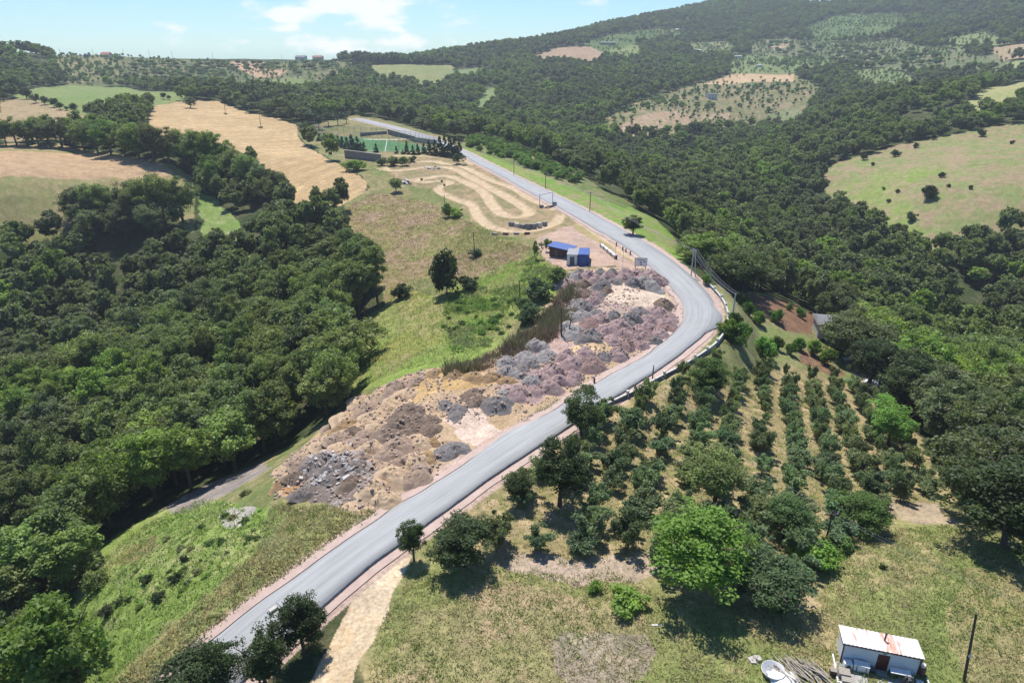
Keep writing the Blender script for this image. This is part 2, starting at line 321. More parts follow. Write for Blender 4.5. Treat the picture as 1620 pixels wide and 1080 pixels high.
Z('track_area', [(600,268),(640,252),(735,246),(800,285),(900,345),(960,372),(1000,405),(960,420),(880,385),(790,374),(750,350),(720,320),(680,300),(640,292)], (.195,.18,.085), (.28,.21,.12), (.31,.225,.135), big=.25, struct='meadow')
Z('yard', [(845,378),(880,362),(915,352),(965,382),(1012,412),(1012,426),(890,426),(868,412),(850,395)], (.46,.34,.25), (.4,.27,.21), (.33,.27,.22), struct='dirt_yard')
Z('yard_tan', [(905,352),(930,356),(1008,408),(1000,412),(960,392),(910,365)], (.36,.27,.14), (.3,.25,.12), struct='dirt_yard')
Z('rubble_ground', [(880,440),(905,428),(1020,427),(1048,440),(1072,470),(1083,495),(1070,520),(1000,571),(930,612),(880,646),(812,680),(757,716),(690,760),(640,792),(560,815),(470,815),(432,790),(430,750),(470,712),(545,648),(640,592),(690,580),(730,590),(800,562),(860,520)], (.40,.285,.17), (.47,.35,.24), (.33,.23,.16), struct='rubble_ground')
Z('rubble_pink', [(890,440),(1000,436),(1060,455),(1080,490),(1060,520),(1000,560),(900,590),(850,640),(780,620),(860,530),(880,480)], (.38,.27,.23), (.45,.36,.28), (.26,.18,.175), struct='rubble_ground')
Z('sand_a', [(955,455),(1060,452),(1074,472),(1050,490),(1000,485),(950,470)], (.56,.45,.34), (.5,.38,.30), struct='rubble_ground')
Z('sand_b', [(900,545),(960,540),(1000,552),(940,570),(890,560)], (.5,.37,.21), (.46,.33,.2), struct='rubble_ground')
Z('sand_c', [(695,660),(735,640),(760,650),(808,683),(770,700),(720,690)], (.56,.43,.35), (.52,.38,.30), struct='rubble_ground')
Z('ochre', [(655,610),(700,595),(760,600),(820,600),(840,612),(760,612),(700,628),(660,635)], (.42,.28,.13), (.46,.32,.17), struct='rubble_ground')
Z('debris', [(440,770),(470,730),(540,712),(600,730),(610,760),(560,790),(500,812),(450,805)], (.14,.12,.11), (.22,.17,.14), (.28,.25,.23), struct='rubble_ground')
Z('rust', [(430,765),(455,745),(470,775),(445,790)], (.33,.16,.06), (.3,.18,.09), struct='rubble_ground')
# lower left slope
Z('slope_bl', [(60,1100),(40,1020),(110,935),(130,880),(230,820),(310,775),(400,800),(450,830),(400,880),(330,940),(250,1010),(150,1100)], (.16,.23,.05), (.21,.265,.07), (.25,.25,.105), struct='slope_grass')
Z('slope_verge', [(430,800),(560,815),(640,792),(700,752),(745,724),(675,773),(540,862),(330,1012),(250,1090),(170,1090),(260,1010),(330,940),(400,880),(450,830)], (.24,.235,.085), (.3,.24,.12), (.17,.22,.06), big=.2, struct='slope_grass')
Z('gravel_patch', [(342,815),(370,798),(405,797),(402,825),(360,838)], (.34,.31,.28), (.42,.38,.34), struct='slope_grass')
Z('grey_slope', [(260,800),(330,765),(410,732),(420,745),(370,775),(300,805)], (.22,.19,.17), (.3,.26,.22), struct='slope_grass')
Z('bare_slope', [(165,900),(200,870),(245,850),(240,872),(200,900)], (.26,.18,.1), (.2,.18,.07), struct='slope_grass')
# right of the road
Z('grass_br', [(640,866),(700,820),(800,800),(980,900),(1100,960),(1290,960),(1330,850),(1420,820),(1500,830),(1560,850),(1660,880),(1700,1130),(540,1130),(590,990)], (.19,.215,.07), (.27,.245,.11), (.31,.25,.13), big=.45, struct='grass_field')
Z('straw_br', [(1500,900),(1640,900),(1680,1100),(1520,1100),(1480,1010)], (.27,.235,.11), (.33,.265,.13), (.2,.195,.07), struct='grass_field')
Z('dry_br', [(640,960),(760,920),(900,940),(1000,960),(980,1100),(600,1100)], (.255,.235,.105), (.32,.26,.145), (.34,.25,.15), big=.3, struct='grass_field')
Z('bare_br', [(880,1000),(930,985),(1000,1000),(1010,1050),(970,1100),(900,1100),(890,1040)], (.3,.245,.185), (.22,.2,.13), (.36,.29,.2), big=.2, struct='grass_field')
Z('orchard_floor', [(840,726),(960,648),(1115,566),(1170,560),(1250,570),(1330,590),(1410,625),(1500,760),(1510,830),(1420,825),(1330,860),(1290,955),(1100,950),(980,905),(800,905),(740,880),(690,830)], (.3,.235,.125), (.19,.195,.07), (.36,.27,.16), big=.35, struct='orchard_ground')
Z('orchard_bare', [(770,890),(820,880),(1060,880),(1060,915),(930,915),(800,912)], (.4,.31,.24), (.33,.26,.18), struct='orchard_ground')
Z('orchard_bare_b', [(1390,810),(1420,790),(1490,800),(1510,835),(1440,828)], (.38,.3,.22), (.33,.26,.17), struct='orchard_ground')
Z('garden', [(1110,452),(1160,470),(1230,470),(1290,500),(1320,560),(1420,625),(1330,605),(1250,580),(1165,570),(1145,520)], (.19,.19,.08), (.25,.22,.12), (.15,.2,.055), struct='orchard_ground')
Z('garden_b', [(1070,600),(1085,578),(1105,562),(1150,540),(1158,500),(1200,560),(1180,610),(1120,610)], (.19,.19,.08), (.25,.22,.12), (.15,.2,.055), struct='orchard_ground')
Z('ploughed', [(1165,466),(1210,468),(1260,482),(1290,503),(1286,530),(1240,522),(1210,500),(1180,480)], (.20,.115,.07), (.16,.095,.06), struct='ploughed_plot', warp=.4)
Z('ploughed_b', [(1260,552),(1290,560),(1340,590),(1320,598),(1270,575)], (.2,.12,.075), (.17,.11,.065), struct='ploughed_plot', warp=.4)
Z('yard_house', [(1330,560),(1380,560),(1430,600),(1450,630),(1390,620),(1350,590)], (.36,.3,.25), (.28,.24,.2), struct='dirt_yard', opened=False)
PATH = Z('dirt_path', [(600,884),(637,856),(648,870),(634,915),(612,960),(590,1010),(560,1060),(545,1110),(470,1110),(505,1050),(540,985),(570,925)], (.58,.47,.34), (.52,.40,.26), (.45,.33,.2), struct='dirt_path', warp=.35)
# pitch (artificial turf)
PITCH_P = [(500,211),(572,218),(655,225),(692,235),(640,240),(578,240),(535,233)]
mp_ = Z('pitch', PITCH_P, (.085,.185,.075), (.10,.21,.09), struct='sports_pitch', warp=0)
pz = float(np.median(GZ[mp_])); pw = 1 - sstep(0, 8, distline(GX, GY, np.r_[px(PITCH_P), px(PITCH_P)[:1]], 10.0)[0]); pw[mp_] = 1
GZ = GZ * (1 - pw) + pz * pw
# mowing and drilling lines in the stubble, furrows in the ploughed plots
def stripes(mask, ang, period, amp):
    s = (GX * math.cos(ang) + GY * math.sin(ang) + (fbm(GX, GY, 30, 2) - .5) * 14)[mask]
    k = 1 + amp * np.sin(s * 2 * math.pi / period) * (.4 + n_mid[mask]) + amp * .7 * np.sin(s * 2 * math.pi / (period * 2.7) + 1)
    COL[mask] *= k[:, None]
stripes(W1, rad(-25), 3.6, .09); stripes(W2b, rad(88), 3.4, .06)
# motocross tracks and footpaths: worn, slightly banked
def region(ox, oy, sc, pts): return [(ox + x / sc, oy + y / sc) for x, y in pts]
TR = [region(560,220,5.4,[(240,262),(350,235),(480,205),(600,190),(700,190),(780,215),(880,215),(990,260),(1100,320),(1200,370),(1300,395),(1400,440),(1500,510),(1600,550),(1700,600)]),
 region(560,220,5.4,[(240,265),(340,275),(450,260),(600,240),(700,235),(800,240),(900,270),(1000,330),(1100,380),(1200,440),(1300,490),(1420,560),(1500,620),(1490,655),(1400,672),(1300,660),(1220,610),(1180,560),(1130,480),(1080,430),(960,370),(860,330),(780,305),(680,320),(580,345),(490,352)]),
 region(560,220,5.4,[(490,358),(600,375),(720,355),(820,360),(850,375),(740,400),(700,425),(760,470),(860,510),(960,540),(1010,560),(1040,620),(1080,690),(1150,740),(1250,780),(1400,795),(1570,780),(1720,720),(1760,650)]),
 region(560,220,5.4,[(360,142),(600,146),(800,156),(950,180),(1010,215)]),
 [(905,341),(930,360),(950,372),(985,398),(1005,410)], [(1010,440),(1050,455),(1075,478)]]
trackd = np.full(GX.shape, 14.0)
for k, T in enumerate(TR):
    T = smooth(resample(px(T), 2.0), 3); wd = (1.9, 1.9, 1.7, 1.4, 1.3, 1.7)[k]
    d, _ = distline(GX, GY, T, 8.0)
    d = d + (n_mid - .5) * .9
    f = 1 - sstep(wd * .7, wd * 1.4, d)
    COL[...] = COL * (1 - f[..., None]) + np.array((.46, .35, .225), np.float32) * (.85 + .3 * n_fine[..., None]) * f[..., None]
    if k < 3:
        zone[f > .5] = struct_id('dirt_track')
        GZ += np.exp(-((d - wd * 1.5) / 1.0) ** 2) * .55 * fbm(GX, GY, 18, 2) - f * .2
# worn wheel tracks in the fields
for T in ([(600,1080),(585,1060)], [(880,745),(940,765),(985,790)]):
    d, _ = distline(GX, GY, smooth(resample(px(T), 2.0), 4), 6.0); d = d + (n_mid - .5) * 1.6
    f = (1 - sstep(.5, 1.8, d)) * .6
    COL[...] = COL * (1 - f[..., None]) + np.array((.36, .29, .15), np.float32) * f[..., None]
# roughness of the tipped ground and of the grass
rid = [STRUCTS.index(s) for s in ('rubble_ground',)]
rm = np.isin(zone, rid) & (dR > hw + 2.0)
GZ[rm] += ((fbm(GX, GY, 5, 4, .6) - .45) * 1.6)[rm] * sstep(2, 6, dR - hw)[rm]
pm = zone == STRUCTS.index('ploughed_plot'); GZ[pm] += (n_fine[pm] - .5) * .35
gm = np.isin(zone, [STRUCTS.index(s) for s in ('grass_field', 'slope_grass', 'orchard_ground', 'meadow', 'pasture')])
GZ[gm] += ((n_fine - .5) * .28)[gm] * sstep(.5, 3, dR - hw)[gm]
# the ground stays just under the road surface and its verges
rw = 1 - sstep(1.6, 2.6, dR - hw); GZ = GZ * (1 - rw) + (RZV - .10) * rw
vz = (dR < hw + 2.0); COL[vz] = (np.array((.42, .31, .25), np.float32) * (.75 + .5 * n_fine[..., None]))[vz]
openm |= (dR < hw + 4) & (dR < 21)

openm |= (GY < 62) & (GX > -34) & (GX < 95) & (GY < 62 + .2 * GX)

# ------------------------------------------------------------------ materials
MATS = {}
def newmat(name):
    m = bpy.data.materials.new(name); m.use_nodes = True
    nt = m.node_tree; b = nt.nodes['Principled BSDF']; return m, nt, b
def mat(name, ca, cb=None, rough=.75, scale=2.0, bump=.0, metal=0.0, spec=.35, detail=6, bscale=None, stretch=None):
    if name in MATS: return MATS[name]
    m, nt, b = newmat(name); cb = cb or tuple(c * .8 for c in ca)
    tc = N(nt, 'ShaderNodeTexCoord'); src = tc.outputs['Object']
    if stretch:
        mpn = N(nt, 'ShaderNodeMapping'); mpn.inputs['Scale'].default_value = stretch; nt.links.new(src, mpn.inputs[0]); src = mpn.outputs[0]
    nz = N(nt, 'ShaderNodeTexNoise'); setin(nz, Scale=scale, Detail=float(detail), Roughness=.62); nt.links.new(src, nz.inputs['Vector'])
    mr = N(nt, 'ShaderNodeMapRange'); mr.inputs[1].default_value = .32; mr.inputs[2].default_value = .68; nt.links.new(nz.outputs['Fac'], mr.inputs[0])
    mx = N(nt, 'ShaderNodeMix', data_type='RGBA'); mx.inputs[6].default_value = (*ca, 1); mx.inputs[7].default_value = (*cb, 1)
    nt.links.new(mr.outputs[0], mx.inputs[0]); nt.links.new(mx.outputs[2], b.inputs['Base Color'])
    setin(b, Roughness=rough, Metallic=metal); b.inputs['Specular IOR Level'].default_value = spec
    if bump:
        nb = N(nt, 'ShaderNodeTexNoise'); setin(nb, Scale=bscale or scale * 2.5, Detail=5.0); nt.links.new(src, nb.inputs['Vector'])
        bp = N(nt, 'ShaderNodeBump'); setin(bp, Strength=min(bump, 1.0), Distance=.1); nt.links.new(nb.outputs['Fac'], bp.inputs['Height']); nt.links.new(bp.outputs[0], b.inputs['Normal'])
    MATS[name] = m; return m
# terrain: surveyed colours with grass and soil grain
m, nt, b = newmat('terrain'); TERR = m
at_ = N(nt, 'ShaderNodeAttribute', attribute_name='cover'); geo = N(nt, 'ShaderNodeNewGeometry')
n1 = N(nt, 'ShaderNodeTexNoise'); setin(n1, Scale=2.6, Detail=7.0, Roughness=.7); nt.links.new(geo.outputs['Position'], n1.inputs['Vector'])
n2 = N(nt, 'ShaderNodeTexNoise'); setin(n2, Scale=.32, Detail=6.0, Roughness=.65); nt.links.new(geo.outputs['Position'], n2.inputs['Vector'])
a1 = N(nt, 'ShaderNodeMapRange'); a1.inputs[1].default_value = .25; a1.inputs[2].default_value = .75; a1.inputs[3].default_value = .55; a1.inputs[4].default_value = 1.45; nt.links.new(n1.outputs['Fac'], a1.inputs[0])
a2 = N(nt, 'ShaderNodeMapRange'); a2.inputs[1].default_value = .3; a2.inputs[2].default_value = .7; a2.inputs[3].default_value = .82; a2.inputs[4].default_value = 1.18; nt.links.new(n2.outputs['Fac'], a2.inputs[0])
mm = N(nt, 'ShaderNodeMath', operation='MULTIPLY'); nt.links.new(a1.outputs[0], mm.inputs[0]); nt.links.new(a2.outputs[0], mm.inputs[1])
vm = N(nt, 'ShaderNodeVectorMath', operation='SCALE'); nt.links.new(at_.outputs['Color'], vm.inputs[0]); nt.links.new(mm.outputs[0], vm.inputs['Scale'])
nt.links.new(vm.outputs[0], b.inputs['Base Color']); setin(b, Roughness=.95); b.inputs['Specular IOR Level'].default_value = .1
bp = N(nt, 'ShaderNodeBump'); setin(bp, Strength=.9, Distance=.22); nt.links.new(n1.outputs['Fac'], bp.inputs['Height']); nt.links.new(bp.outputs[0], b.inputs['Normal'])

def leafmat(name, col=None, inst=False, trans=.34, rough=.55, spec=.22):
    """leaves: colour from the tree itself, varied a little leaf by leaf"""
    m, nt, b = newmat(name)
    oi = N(nt, 'ShaderNodeObjectInfo'); ta = N(nt, 'ShaderNodeAttribute', attribute_name='tint')
    if inst:
        ia = N(nt, 'ShaderNodeAttribute', attribute_name='tcol', attribute_type='INSTANCER'); src = ia.outputs['Color']
    elif col is None: src = oi.outputs['Color']
    else:
        rgb = N(nt, 'ShaderNodeRGB'); rgb.outputs[0].default_value = (*col, 1); src = rgb.outputs[0]
    mr = N(nt, 'ShaderNodeMapRange'); mr.inputs[3].default_value = .78; mr.inputs[4].default_value = 1.22; nt.links.new(oi.outputs['Random'], mr.inputs[0])
    mu = N(nt, 'ShaderNodeMath', operation='MULTIPLY'); nt.links.new(mr.outputs[0], mu.inputs[0]); nt.links.new(ta.outputs['Fac'], mu.inputs[1])
    vs = N(nt, 'ShaderNodeVectorMath', operation='SCALE'); nt.links.new(src, vs.inputs[0]); nt.links.new(mu.outputs[0], vs.inputs['Scale'])
    nt.links.new(vs.outputs[0], b.inputs['Base Color']); setin(b, Roughness=rough); b.inputs['Specular IOR Level'].default_value = spec
    tr = N(nt, 'ShaderNodeBsdfTranslucent'); tv = N(nt, 'ShaderNodeVectorMath', operation='MULTIPLY'); tv.inputs[1].default_value = (1.5, 1.7, .7)
    nt.links.new(vs.outputs[0], tv.inputs[0]); nt.links.new(tv.outputs[0], tr.inputs['Color'])
    ms = N(nt, 'ShaderNodeMixShader'); ms.inputs[0].default_value = trans
    out = nt.nodes['Material Output']; nt.links.new(b.outputs[0], ms.inputs[1]); nt.links.new(tr.outputs[0], ms.inputs[2]); nt.links.new(ms.outputs[0], out.inputs['Surface'])
    return m
LEAF = leafmat('leaves'); LEAF_FAR = leafmat('forest_leaves', inst=True); NEEDLE = leafmat('needles', trans=.1, rough=.6)
BARK = mat('bark', (.13, .10, .075), (.07, .055, .04), .9, 5, .6, stretch=(1, 1, .25))

# ------------------------------------------------------------------ mesh helpers
def tagp(o, label=None, cat=None, group=None, kind=None):
    if label: o['label'] = label
    if cat: o['category'] = cat
    if group: o['group'] = group
    if kind: o['kind'] = kind
    return o
def mesh_np(name, V, Fq, mat=None, attr=None, smooth_=False):
    """V (n,3); Fq (m,k) faces with equal vertex counts"""
    me = bpy.data.meshes.new(name); V = np.asarray(V, np.float32); Fq = np.asarray(Fq, np.int32); k = Fq.shape[1]
    me.vertices.add(len(V)); me.vertices.foreach_set('co', V.ravel())
    me.loops.add(Fq.size); me.loops.foreach_set('vertex_index', Fq.ravel())
    me.polygons.add(len(Fq)); me.polygons.foreach_set('loop_start', np.arange(len(Fq), dtype=np.int32) * k)
    if smooth_: me.polygons.foreach_set('use_smooth', np.ones(len(Fq), bool))
    me.update(calc_edges=True)
    if mat: me.materials.append(mat)
    if attr:
        for an, (dom, typ, arr) in attr.items():
            a = me.attributes.new(an, typ, dom)
            a.data.foreach_set('color' if 'COLOR' in typ else ('vector' if 'VECTOR' in typ else 'value'), np.asarray(arr, np.float32).ravel())
    return me
def link(name, me, parent=None, loc=None):
    o = bpy.data.objects.new(name, me); C.objects.link(o)
    if parent: o.parent = parent
    if loc is not None: o.location = loc
    return o
def thing(name, label, cat, loc=(0, 0, 0), rz=0, group=None):
    o = bpy.data.objects.new(name, None); C.objects.link(o); o.empty_display_size = .3
    o.location = loc; o.rotation_euler = (0, 0, rz); return tagp(o, label, cat, group)
class MB:
    def __init__(s): s.v = []; s.f = []
    def add(s, vs, fs):
        k = len(s.v); s.v += [tuple(x) for x in vs]; s.f += [tuple(i + k for i in f) for f in fs]; return s
    def box(s, x0, x1, y0, y1, z0, z1, M=None):
        vs = [(x, y, z) for z in (z0, z1) for x, y in ((x0, y0), (x1, y0), (x1, y1), (x0, y1))]
        if M: vs = [M @ Vector(v) for v in vs]
        return s.add(vs, [(3, 2, 1, 0), (4, 5, 6, 7), (0, 1, 5, 4), (1, 2, 6, 5), (2, 3, 7, 6), (3, 0, 4, 7)])
    def tube(s, pts, rads, n=7, cap=True):
        pts = [Vector(p) for p in pts]; rings = []
        for i, p in enumerate(pts):
            d = (pts[min(i + 1, len(pts) - 1)] - pts[max(i - 1, 0)]).normalized()
            a = d.orthogonal().normalized(); b = d.cross(a)
            if i and rings:
                a = (prev - d * prev.dot(d)).normalized(); b = d.cross(a)
            prev = a; r = rads[i] if hasattr(rads, '__len__') else rads
            rings.append([p + (a * math.cos(t) + b * math.sin(t)) * r for t in [2 * math.pi * k / n for k in range(n)]])
        vs = [q for rg in rings for q in rg]; fs = []
        for i in range(len(rings) - 1):
            for k in range(n): fs.append((i * n + k, i * n + (k + 1) % n, (i + 1) * n + (k + 1) % n, (i + 1) * n + k))
        if cap: fs += [tuple(range(n - 1, -1, -1)), tuple((len(rings) - 1) * n + k for k in range(n))]
        return s.add(vs, fs)
    def lathe(s, prof, n=16, c=(0, 0, 0)):
        vs = []; fs = []
        for r, z in prof: vs += [(c[0] + r * math.cos(2 * math.pi * k / n), c[1] + r * math.sin(2 * math.pi * k / n), c[2] + z) for k in range(n)]
        for i in range(len(prof) - 1):
            for k in range(n): fs.append((i * n + k, i * n + (k + 1) % n, (i + 1) * n + (k + 1) % n, (i + 1) * n + k))
        return s.add(vs, fs)
    def build(s, name, mat, parent=None, loc=None, smooth_=False, bevel=0):
        me = bpy.data.meshes.new(name); me.from_pydata(s.v, [], s.f); me.update()
        if smooth_: me.polygons.foreach_set('use_smooth', [True] * len(me.polygons))
        me.materials.append(mat); o = link(name, me, parent, loc)
        if bevel:
            md = o.modifiers.new('bevel', 'BEVEL'); md.width = bevel; md.segments = 2; md.limit_method = 'ANGLE'
        return o

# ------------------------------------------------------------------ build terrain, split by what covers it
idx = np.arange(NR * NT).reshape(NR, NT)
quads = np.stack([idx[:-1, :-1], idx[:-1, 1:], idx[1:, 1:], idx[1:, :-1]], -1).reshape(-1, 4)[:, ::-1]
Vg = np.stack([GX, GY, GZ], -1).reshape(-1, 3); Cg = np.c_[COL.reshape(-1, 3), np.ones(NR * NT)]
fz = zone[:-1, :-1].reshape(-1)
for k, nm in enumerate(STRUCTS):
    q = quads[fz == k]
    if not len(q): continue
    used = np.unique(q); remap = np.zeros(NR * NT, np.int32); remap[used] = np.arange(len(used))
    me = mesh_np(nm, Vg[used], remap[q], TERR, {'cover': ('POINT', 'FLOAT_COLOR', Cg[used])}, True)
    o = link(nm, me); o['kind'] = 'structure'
del quads

# ------------------------------------------------------------------ road surface, verges
m, nt, b = newmat('asphalt'); ASPH = m
ra = N(nt, 'ShaderNodeAttribute', attribute_name='lane'); sp_ = N(nt, 'ShaderNodeSeparateXYZ'); nt.links.new(ra.outputs['Vector'], sp_.inputs[0])
def rnoise(scale, sc, det=5.0):
    mpn = N(nt, 'ShaderNodeMapping'); mpn.inputs['Scale'].default_value = sc; nt.links.new(ra.outputs['Vector'], mpn.inputs[0])
    nz = N(nt, 'ShaderNodeTexNoise'); setin(nz, Scale=scale, Detail=det, Roughness=.65); nt.links.new(mpn.outputs[0], nz.inputs['Vector']); return nz.outputs['Fac']
def rmap(src, a, b_, c, d):
    r = N(nt, 'ShaderNodeMapRange'); r.inputs[1].default_value = a; r.inputs[2].default_value = b_; r.inputs[3].default_value = c; r.inputs[4].default_value = d; nt.links.new(src, r.inputs[0]); return r.outputs[0]
def rmul(a, b_):
    q = N(nt, 'ShaderNodeMath', operation='MULTIPLY'); nt.links.new(a, q.inputs[0]); nt.links.new(b_, q.inputs[1]); return q.outputs[0]
k_ = rmul(rmul(rmap(rnoise(1.0, (.035, 2.6, 1)), .3, .7, .82, 1.14), rmap(rnoise(1.0, (.12, .5, 1)), .3, .7, .90, 1.08)), rmap(rnoise(9.0, (1, 1, 1), 3.0), .3, .7, .93, 1.07))
dm = rmap(rnoise(1.0, (.25, 1.6, 1), 7.0), .60, .72, 0, .5)      # dust carried over from the tip
cs = N(nt, 'ShaderNodeVectorMath', operation='SCALE'); cs.inputs[0].default_value = (.315, .318, .318); nt.links.new(k_, cs.inputs['Scale'])
dmx = N(nt, 'ShaderNodeMix', data_type='RGBA'); dmx.inputs[7].default_value = (.43, .38, .33, 1); nt.links.new(dm, dmx.inputs[0]); nt.links.new(cs.outputs[0], dmx.inputs[6]); nt.links.new(dmx.outputs[2], b.inputs['Base Color'])
setin(b, Roughness=.85); b.inputs['Specular IOR Level'].default_value = .25
PINK = mat('pink_concrete', (.46, .35, .30), (.38, .28, .24), .9, .8, .4, bscale=6)
def normals2(P):
    d = np.gradient(P, axis=0); d /= np.hypot(*d.T)[:, None]; return np.stack([d[:, 1], -d[:, 0]], -1)   # to the right of travel
RP = resample(np.c_[ROADC, RZ], 1.0); RN = normals2(RP[:, :2])
def strip(name, offs, zs, mt, kind='structure', jit=0):
    """offs: lists of signed offsets (right +) per rail; zs heights over the road line"""
    n = len(RP); V = []
    for o_, z_ in zip(offs, zs):
        o_ = np.full(n, o_) if np.isscalar(o_) else o_
        V.append(np.c_[RP[:, :2] + RN * o_[:, None], RP[:, 3] + z_])
    V = np.stack(V, 1); m_ = V.shape[1]; idx = np.arange(n * m_).reshape(n, m_)
    q = np.stack([idx[:-1, :-1], idx[:-1, 1:], idx[1:, 1:], idx[1:, :-1]], -1).reshape(-1, 4)[:, ::-1]
    lane = np.stack([np.repeat(np.arange(n)[:, None] * 1.0, m_, 1), np.stack([np.broadcast_to(o_, (n,)) for o_ in offs], 1), np.zeros((n, m_))], -1)
    o = link(name, mesh_np(name, V.reshape(-1, 3), q, mt, {'lane': ('POINT', 'FLOAT_VECTOR', lane)})); o['kind'] = kind; return o
h_ = RP[:, 2] / 2
wob = (fbm(RP[:, 0], RP[:, 1], 6, 3) - .5)
hl, hr = h_ + wob * .9, h_ + (fbm(RP[:, 0] + 90, RP[:, 1], 6, 3) - .5) * .4
mp0 = px([(1148, 511)])[0]; dd = np.hypot(RP[:, 0] - mp0[0], RP[:, 1] - mp0[1]); spur = np.exp(-((dd - dd.min()) / 2.4) ** 2) * (dd < 9)
mp1 = px([(800, 690)])[0]; d1 = np.hypot(RP[:, 0] - mp1[0], RP[:, 1] - mp1[1]); apron = np.exp(-(d1 / 4.5) ** 2)
strip('asphalt_road', [-hl - .05 - apron * 1.3, -hl - apron * 1.2, -hl * .5, 0, hr * .5, hr + spur * 1.6, hr + .06 + spur * 1.6], [-.2, .18, .22, .25, .24, .24, -.25], ASPH)
strip('pavement', [-hl - 1.35 - wob * .8, -hl - .25], [.02, .05], PINK)
strip('pavement', [hr + .3, hr + 1.3 + wob * .7], [-.02, .0], PINK)

# ------------------------------------------------------------------ crowns: leaf clumps spread through the crown's volume
def leaf_cloud(rng, cen, rc, nleaf, size, flat=.8, up=.45, out=.45, jit=.62):
    """cen (k,3), rc (k,) clumps; nleaf leaves in each -> verts, faces, tint"""
    k = len(cen); d = rng.normal(size=(k, nleaf, 3)); d[..., 2] = d[..., 2] * .85 + .25
    d /= np.linalg.norm(d, axis=-1, keepdims=True)
    rr_ = rc[:, None, None] * (1 - rng.random((k, nleaf, 1)) ** 1.6 * .75)
    p = cen[:, None] + d * rr_ * np.array([1, 1, flat])
    nrm = d * out + rng.normal(size=d.shape) * jit + np.array([0, 0, up]); nrm /= np.linalg.norm(nrm, axis=-1, keepdims=True)
    a = np.cross(nrm, rng.normal(size=d.shape)); a /= np.linalg.norm(a, axis=-1, keepdims=True) + 1e-9
    b = np.cross(nrm, a); s = size * (.6 + .8 * rng.random((k, nleaf, 1)))
    tint = (.80 + .4 * rng.random((k, 1))) * (.85 + .3 * rng.random((k, nleaf)))
    droop = -nrm * s * .18
    V = np.stack([p - a * s * .55, p - b * s * .36 + droop * -.3, p + a * s * .55 + droop, p + b * s * .36 + droop * -.3], 2).reshape(-1, 3)
    Fq = np.arange(len(V)).reshape(-1, 4)
    return V, Fq, np.repeat(tint.ravel(), 4)
def crown_mesh(name, seed, R, z0, z1, nclump, nleaf, size, mt, kind='round', **kw):
    rng = np.random.default_rng(seed); H = z1 - z0
    d = rng.normal(size=(nclump, 3)); d /= np.linalg.norm(d, axis=1, keepdims=True); q = rng.random((nclump, 1)) ** .36
    if kind == 'cone':
        hz = rng.random(nclump) ** 1.35; ang = rng.random(nclump) * 6.283; rad_ = R * (1 - hz) * (.55 + .5 * rng.random(nclump)) + .05 * R
        cen = np.stack([rad_ * np.cos(ang), rad_ * np.sin(ang), z0 + H * hz], -1); rc = R * (.16 + .22 * (1 - hz))
    else:
        # two or three offset lobes give the crown an uneven outline
        lobes = np.r_[[[0, 0, 0]], rng.normal(size=(4, 3)) * np.array([.34, .34, .18])]
        lr = np.r_[.85, .45 + .25 * rng.random(4)]
        li = rng.integers(0, 5, nclump); li[: nclump // 3] = 0
        dd_ = d * q * lr[li][:, None] + lobes[li]
        cen = np.stack([dd_[:, 0] * R * .82, dd_[:, 1] * R * .82, z0 + H * (.5 + .43 * dd_[:, 2])], -1)
        if kind == 'bush': cen[:, 2] = np.maximum(cen[:, 2], z0 + .12 * H)
        if kind == 'vase':   # several stems fanning out, each with its own sprays
            ns = 7; sa = np.arange(ns) * 6.283 / ns + rng.normal(size=ns) * .35; sl = .55 + .5 * rng.random(ns); si = rng.integers(0, ns, nclump); f = .25 + .8 * rng.random(nclump) ** .7
            cen = np.stack([np.cos(sa[si]) * sl[si] * f * R * .85, np.sin(sa[si]) * sl[si] * f * R * .85, z0 + H * f * (.6 + .38 * (1 - sl[si] * .5))], -1) + rng.normal(size=(nclump, 3)) * R * .12
        rc = R * (.125 + .14 * rng.random(nclump)) * (1.35 if nclump < 60 else 1)
    V, Fq, tint = leaf_cloud(rng, cen, rc, nleaf, size, **kw)
    return mesh_np(name, V, Fq, mt, {'tint': ('POINT', 'FLOAT', tint)})
def trunk_mesh(name, seed, h, r, spread, nl=5, top=.55, mt=BARK):
    rng = random.Random(seed); mb = MB()
    lean = (rng.uniform(-.05, .05) * h, rng.uniform(-.05, .05) * h)
    tp = (lean[0], lean[1], h * top)
    mb.tube([(0, 0, -.6), (0, 0, 0), (lean[0] * .4, lean[1] * .4, h * top * .5), tp], [r * 1.35, r * 1.1, r * .85, r * .6], 8)
    for k in range(nl):
        a = k * 6.283 / nl + rng.uniform(-.4, .4); z = h * top * rng.uniform(.55, 1.0); q = spread * rng.uniform(.6, .95)
        mb.tube([(lean[0] * z / (h * top), lean[1] * z / (h * top), z), (q * .5 * math.cos(a), q * .5 * math.sin(a), z + h * .12), (q * math.cos(a), q * math.sin(a), z + h * rng.uniform(.18, .32))], [r * .5, r * .35, r * .12], 5)
    me = bpy.data.meshes.new(name); me.from_pydata(mb.v, [], mb.f); me.update(); me.materials.append(mt); return me
HERO = []
for k in range(4):
    R = (4.2, 4.6, 3.9, 4.3)[k]; H = (12, 11, 12.5, 11.5)[k]
    HERO.append((crown_mesh('crown', 630 + k, R, (.9, .7, 1.2, .7)[k], H, (135, 120, 125, 110)[k], 120, .235, LEAF), trunk_mesh('trunk', 660 + k, H, .26, R * .8, 7), R, H))
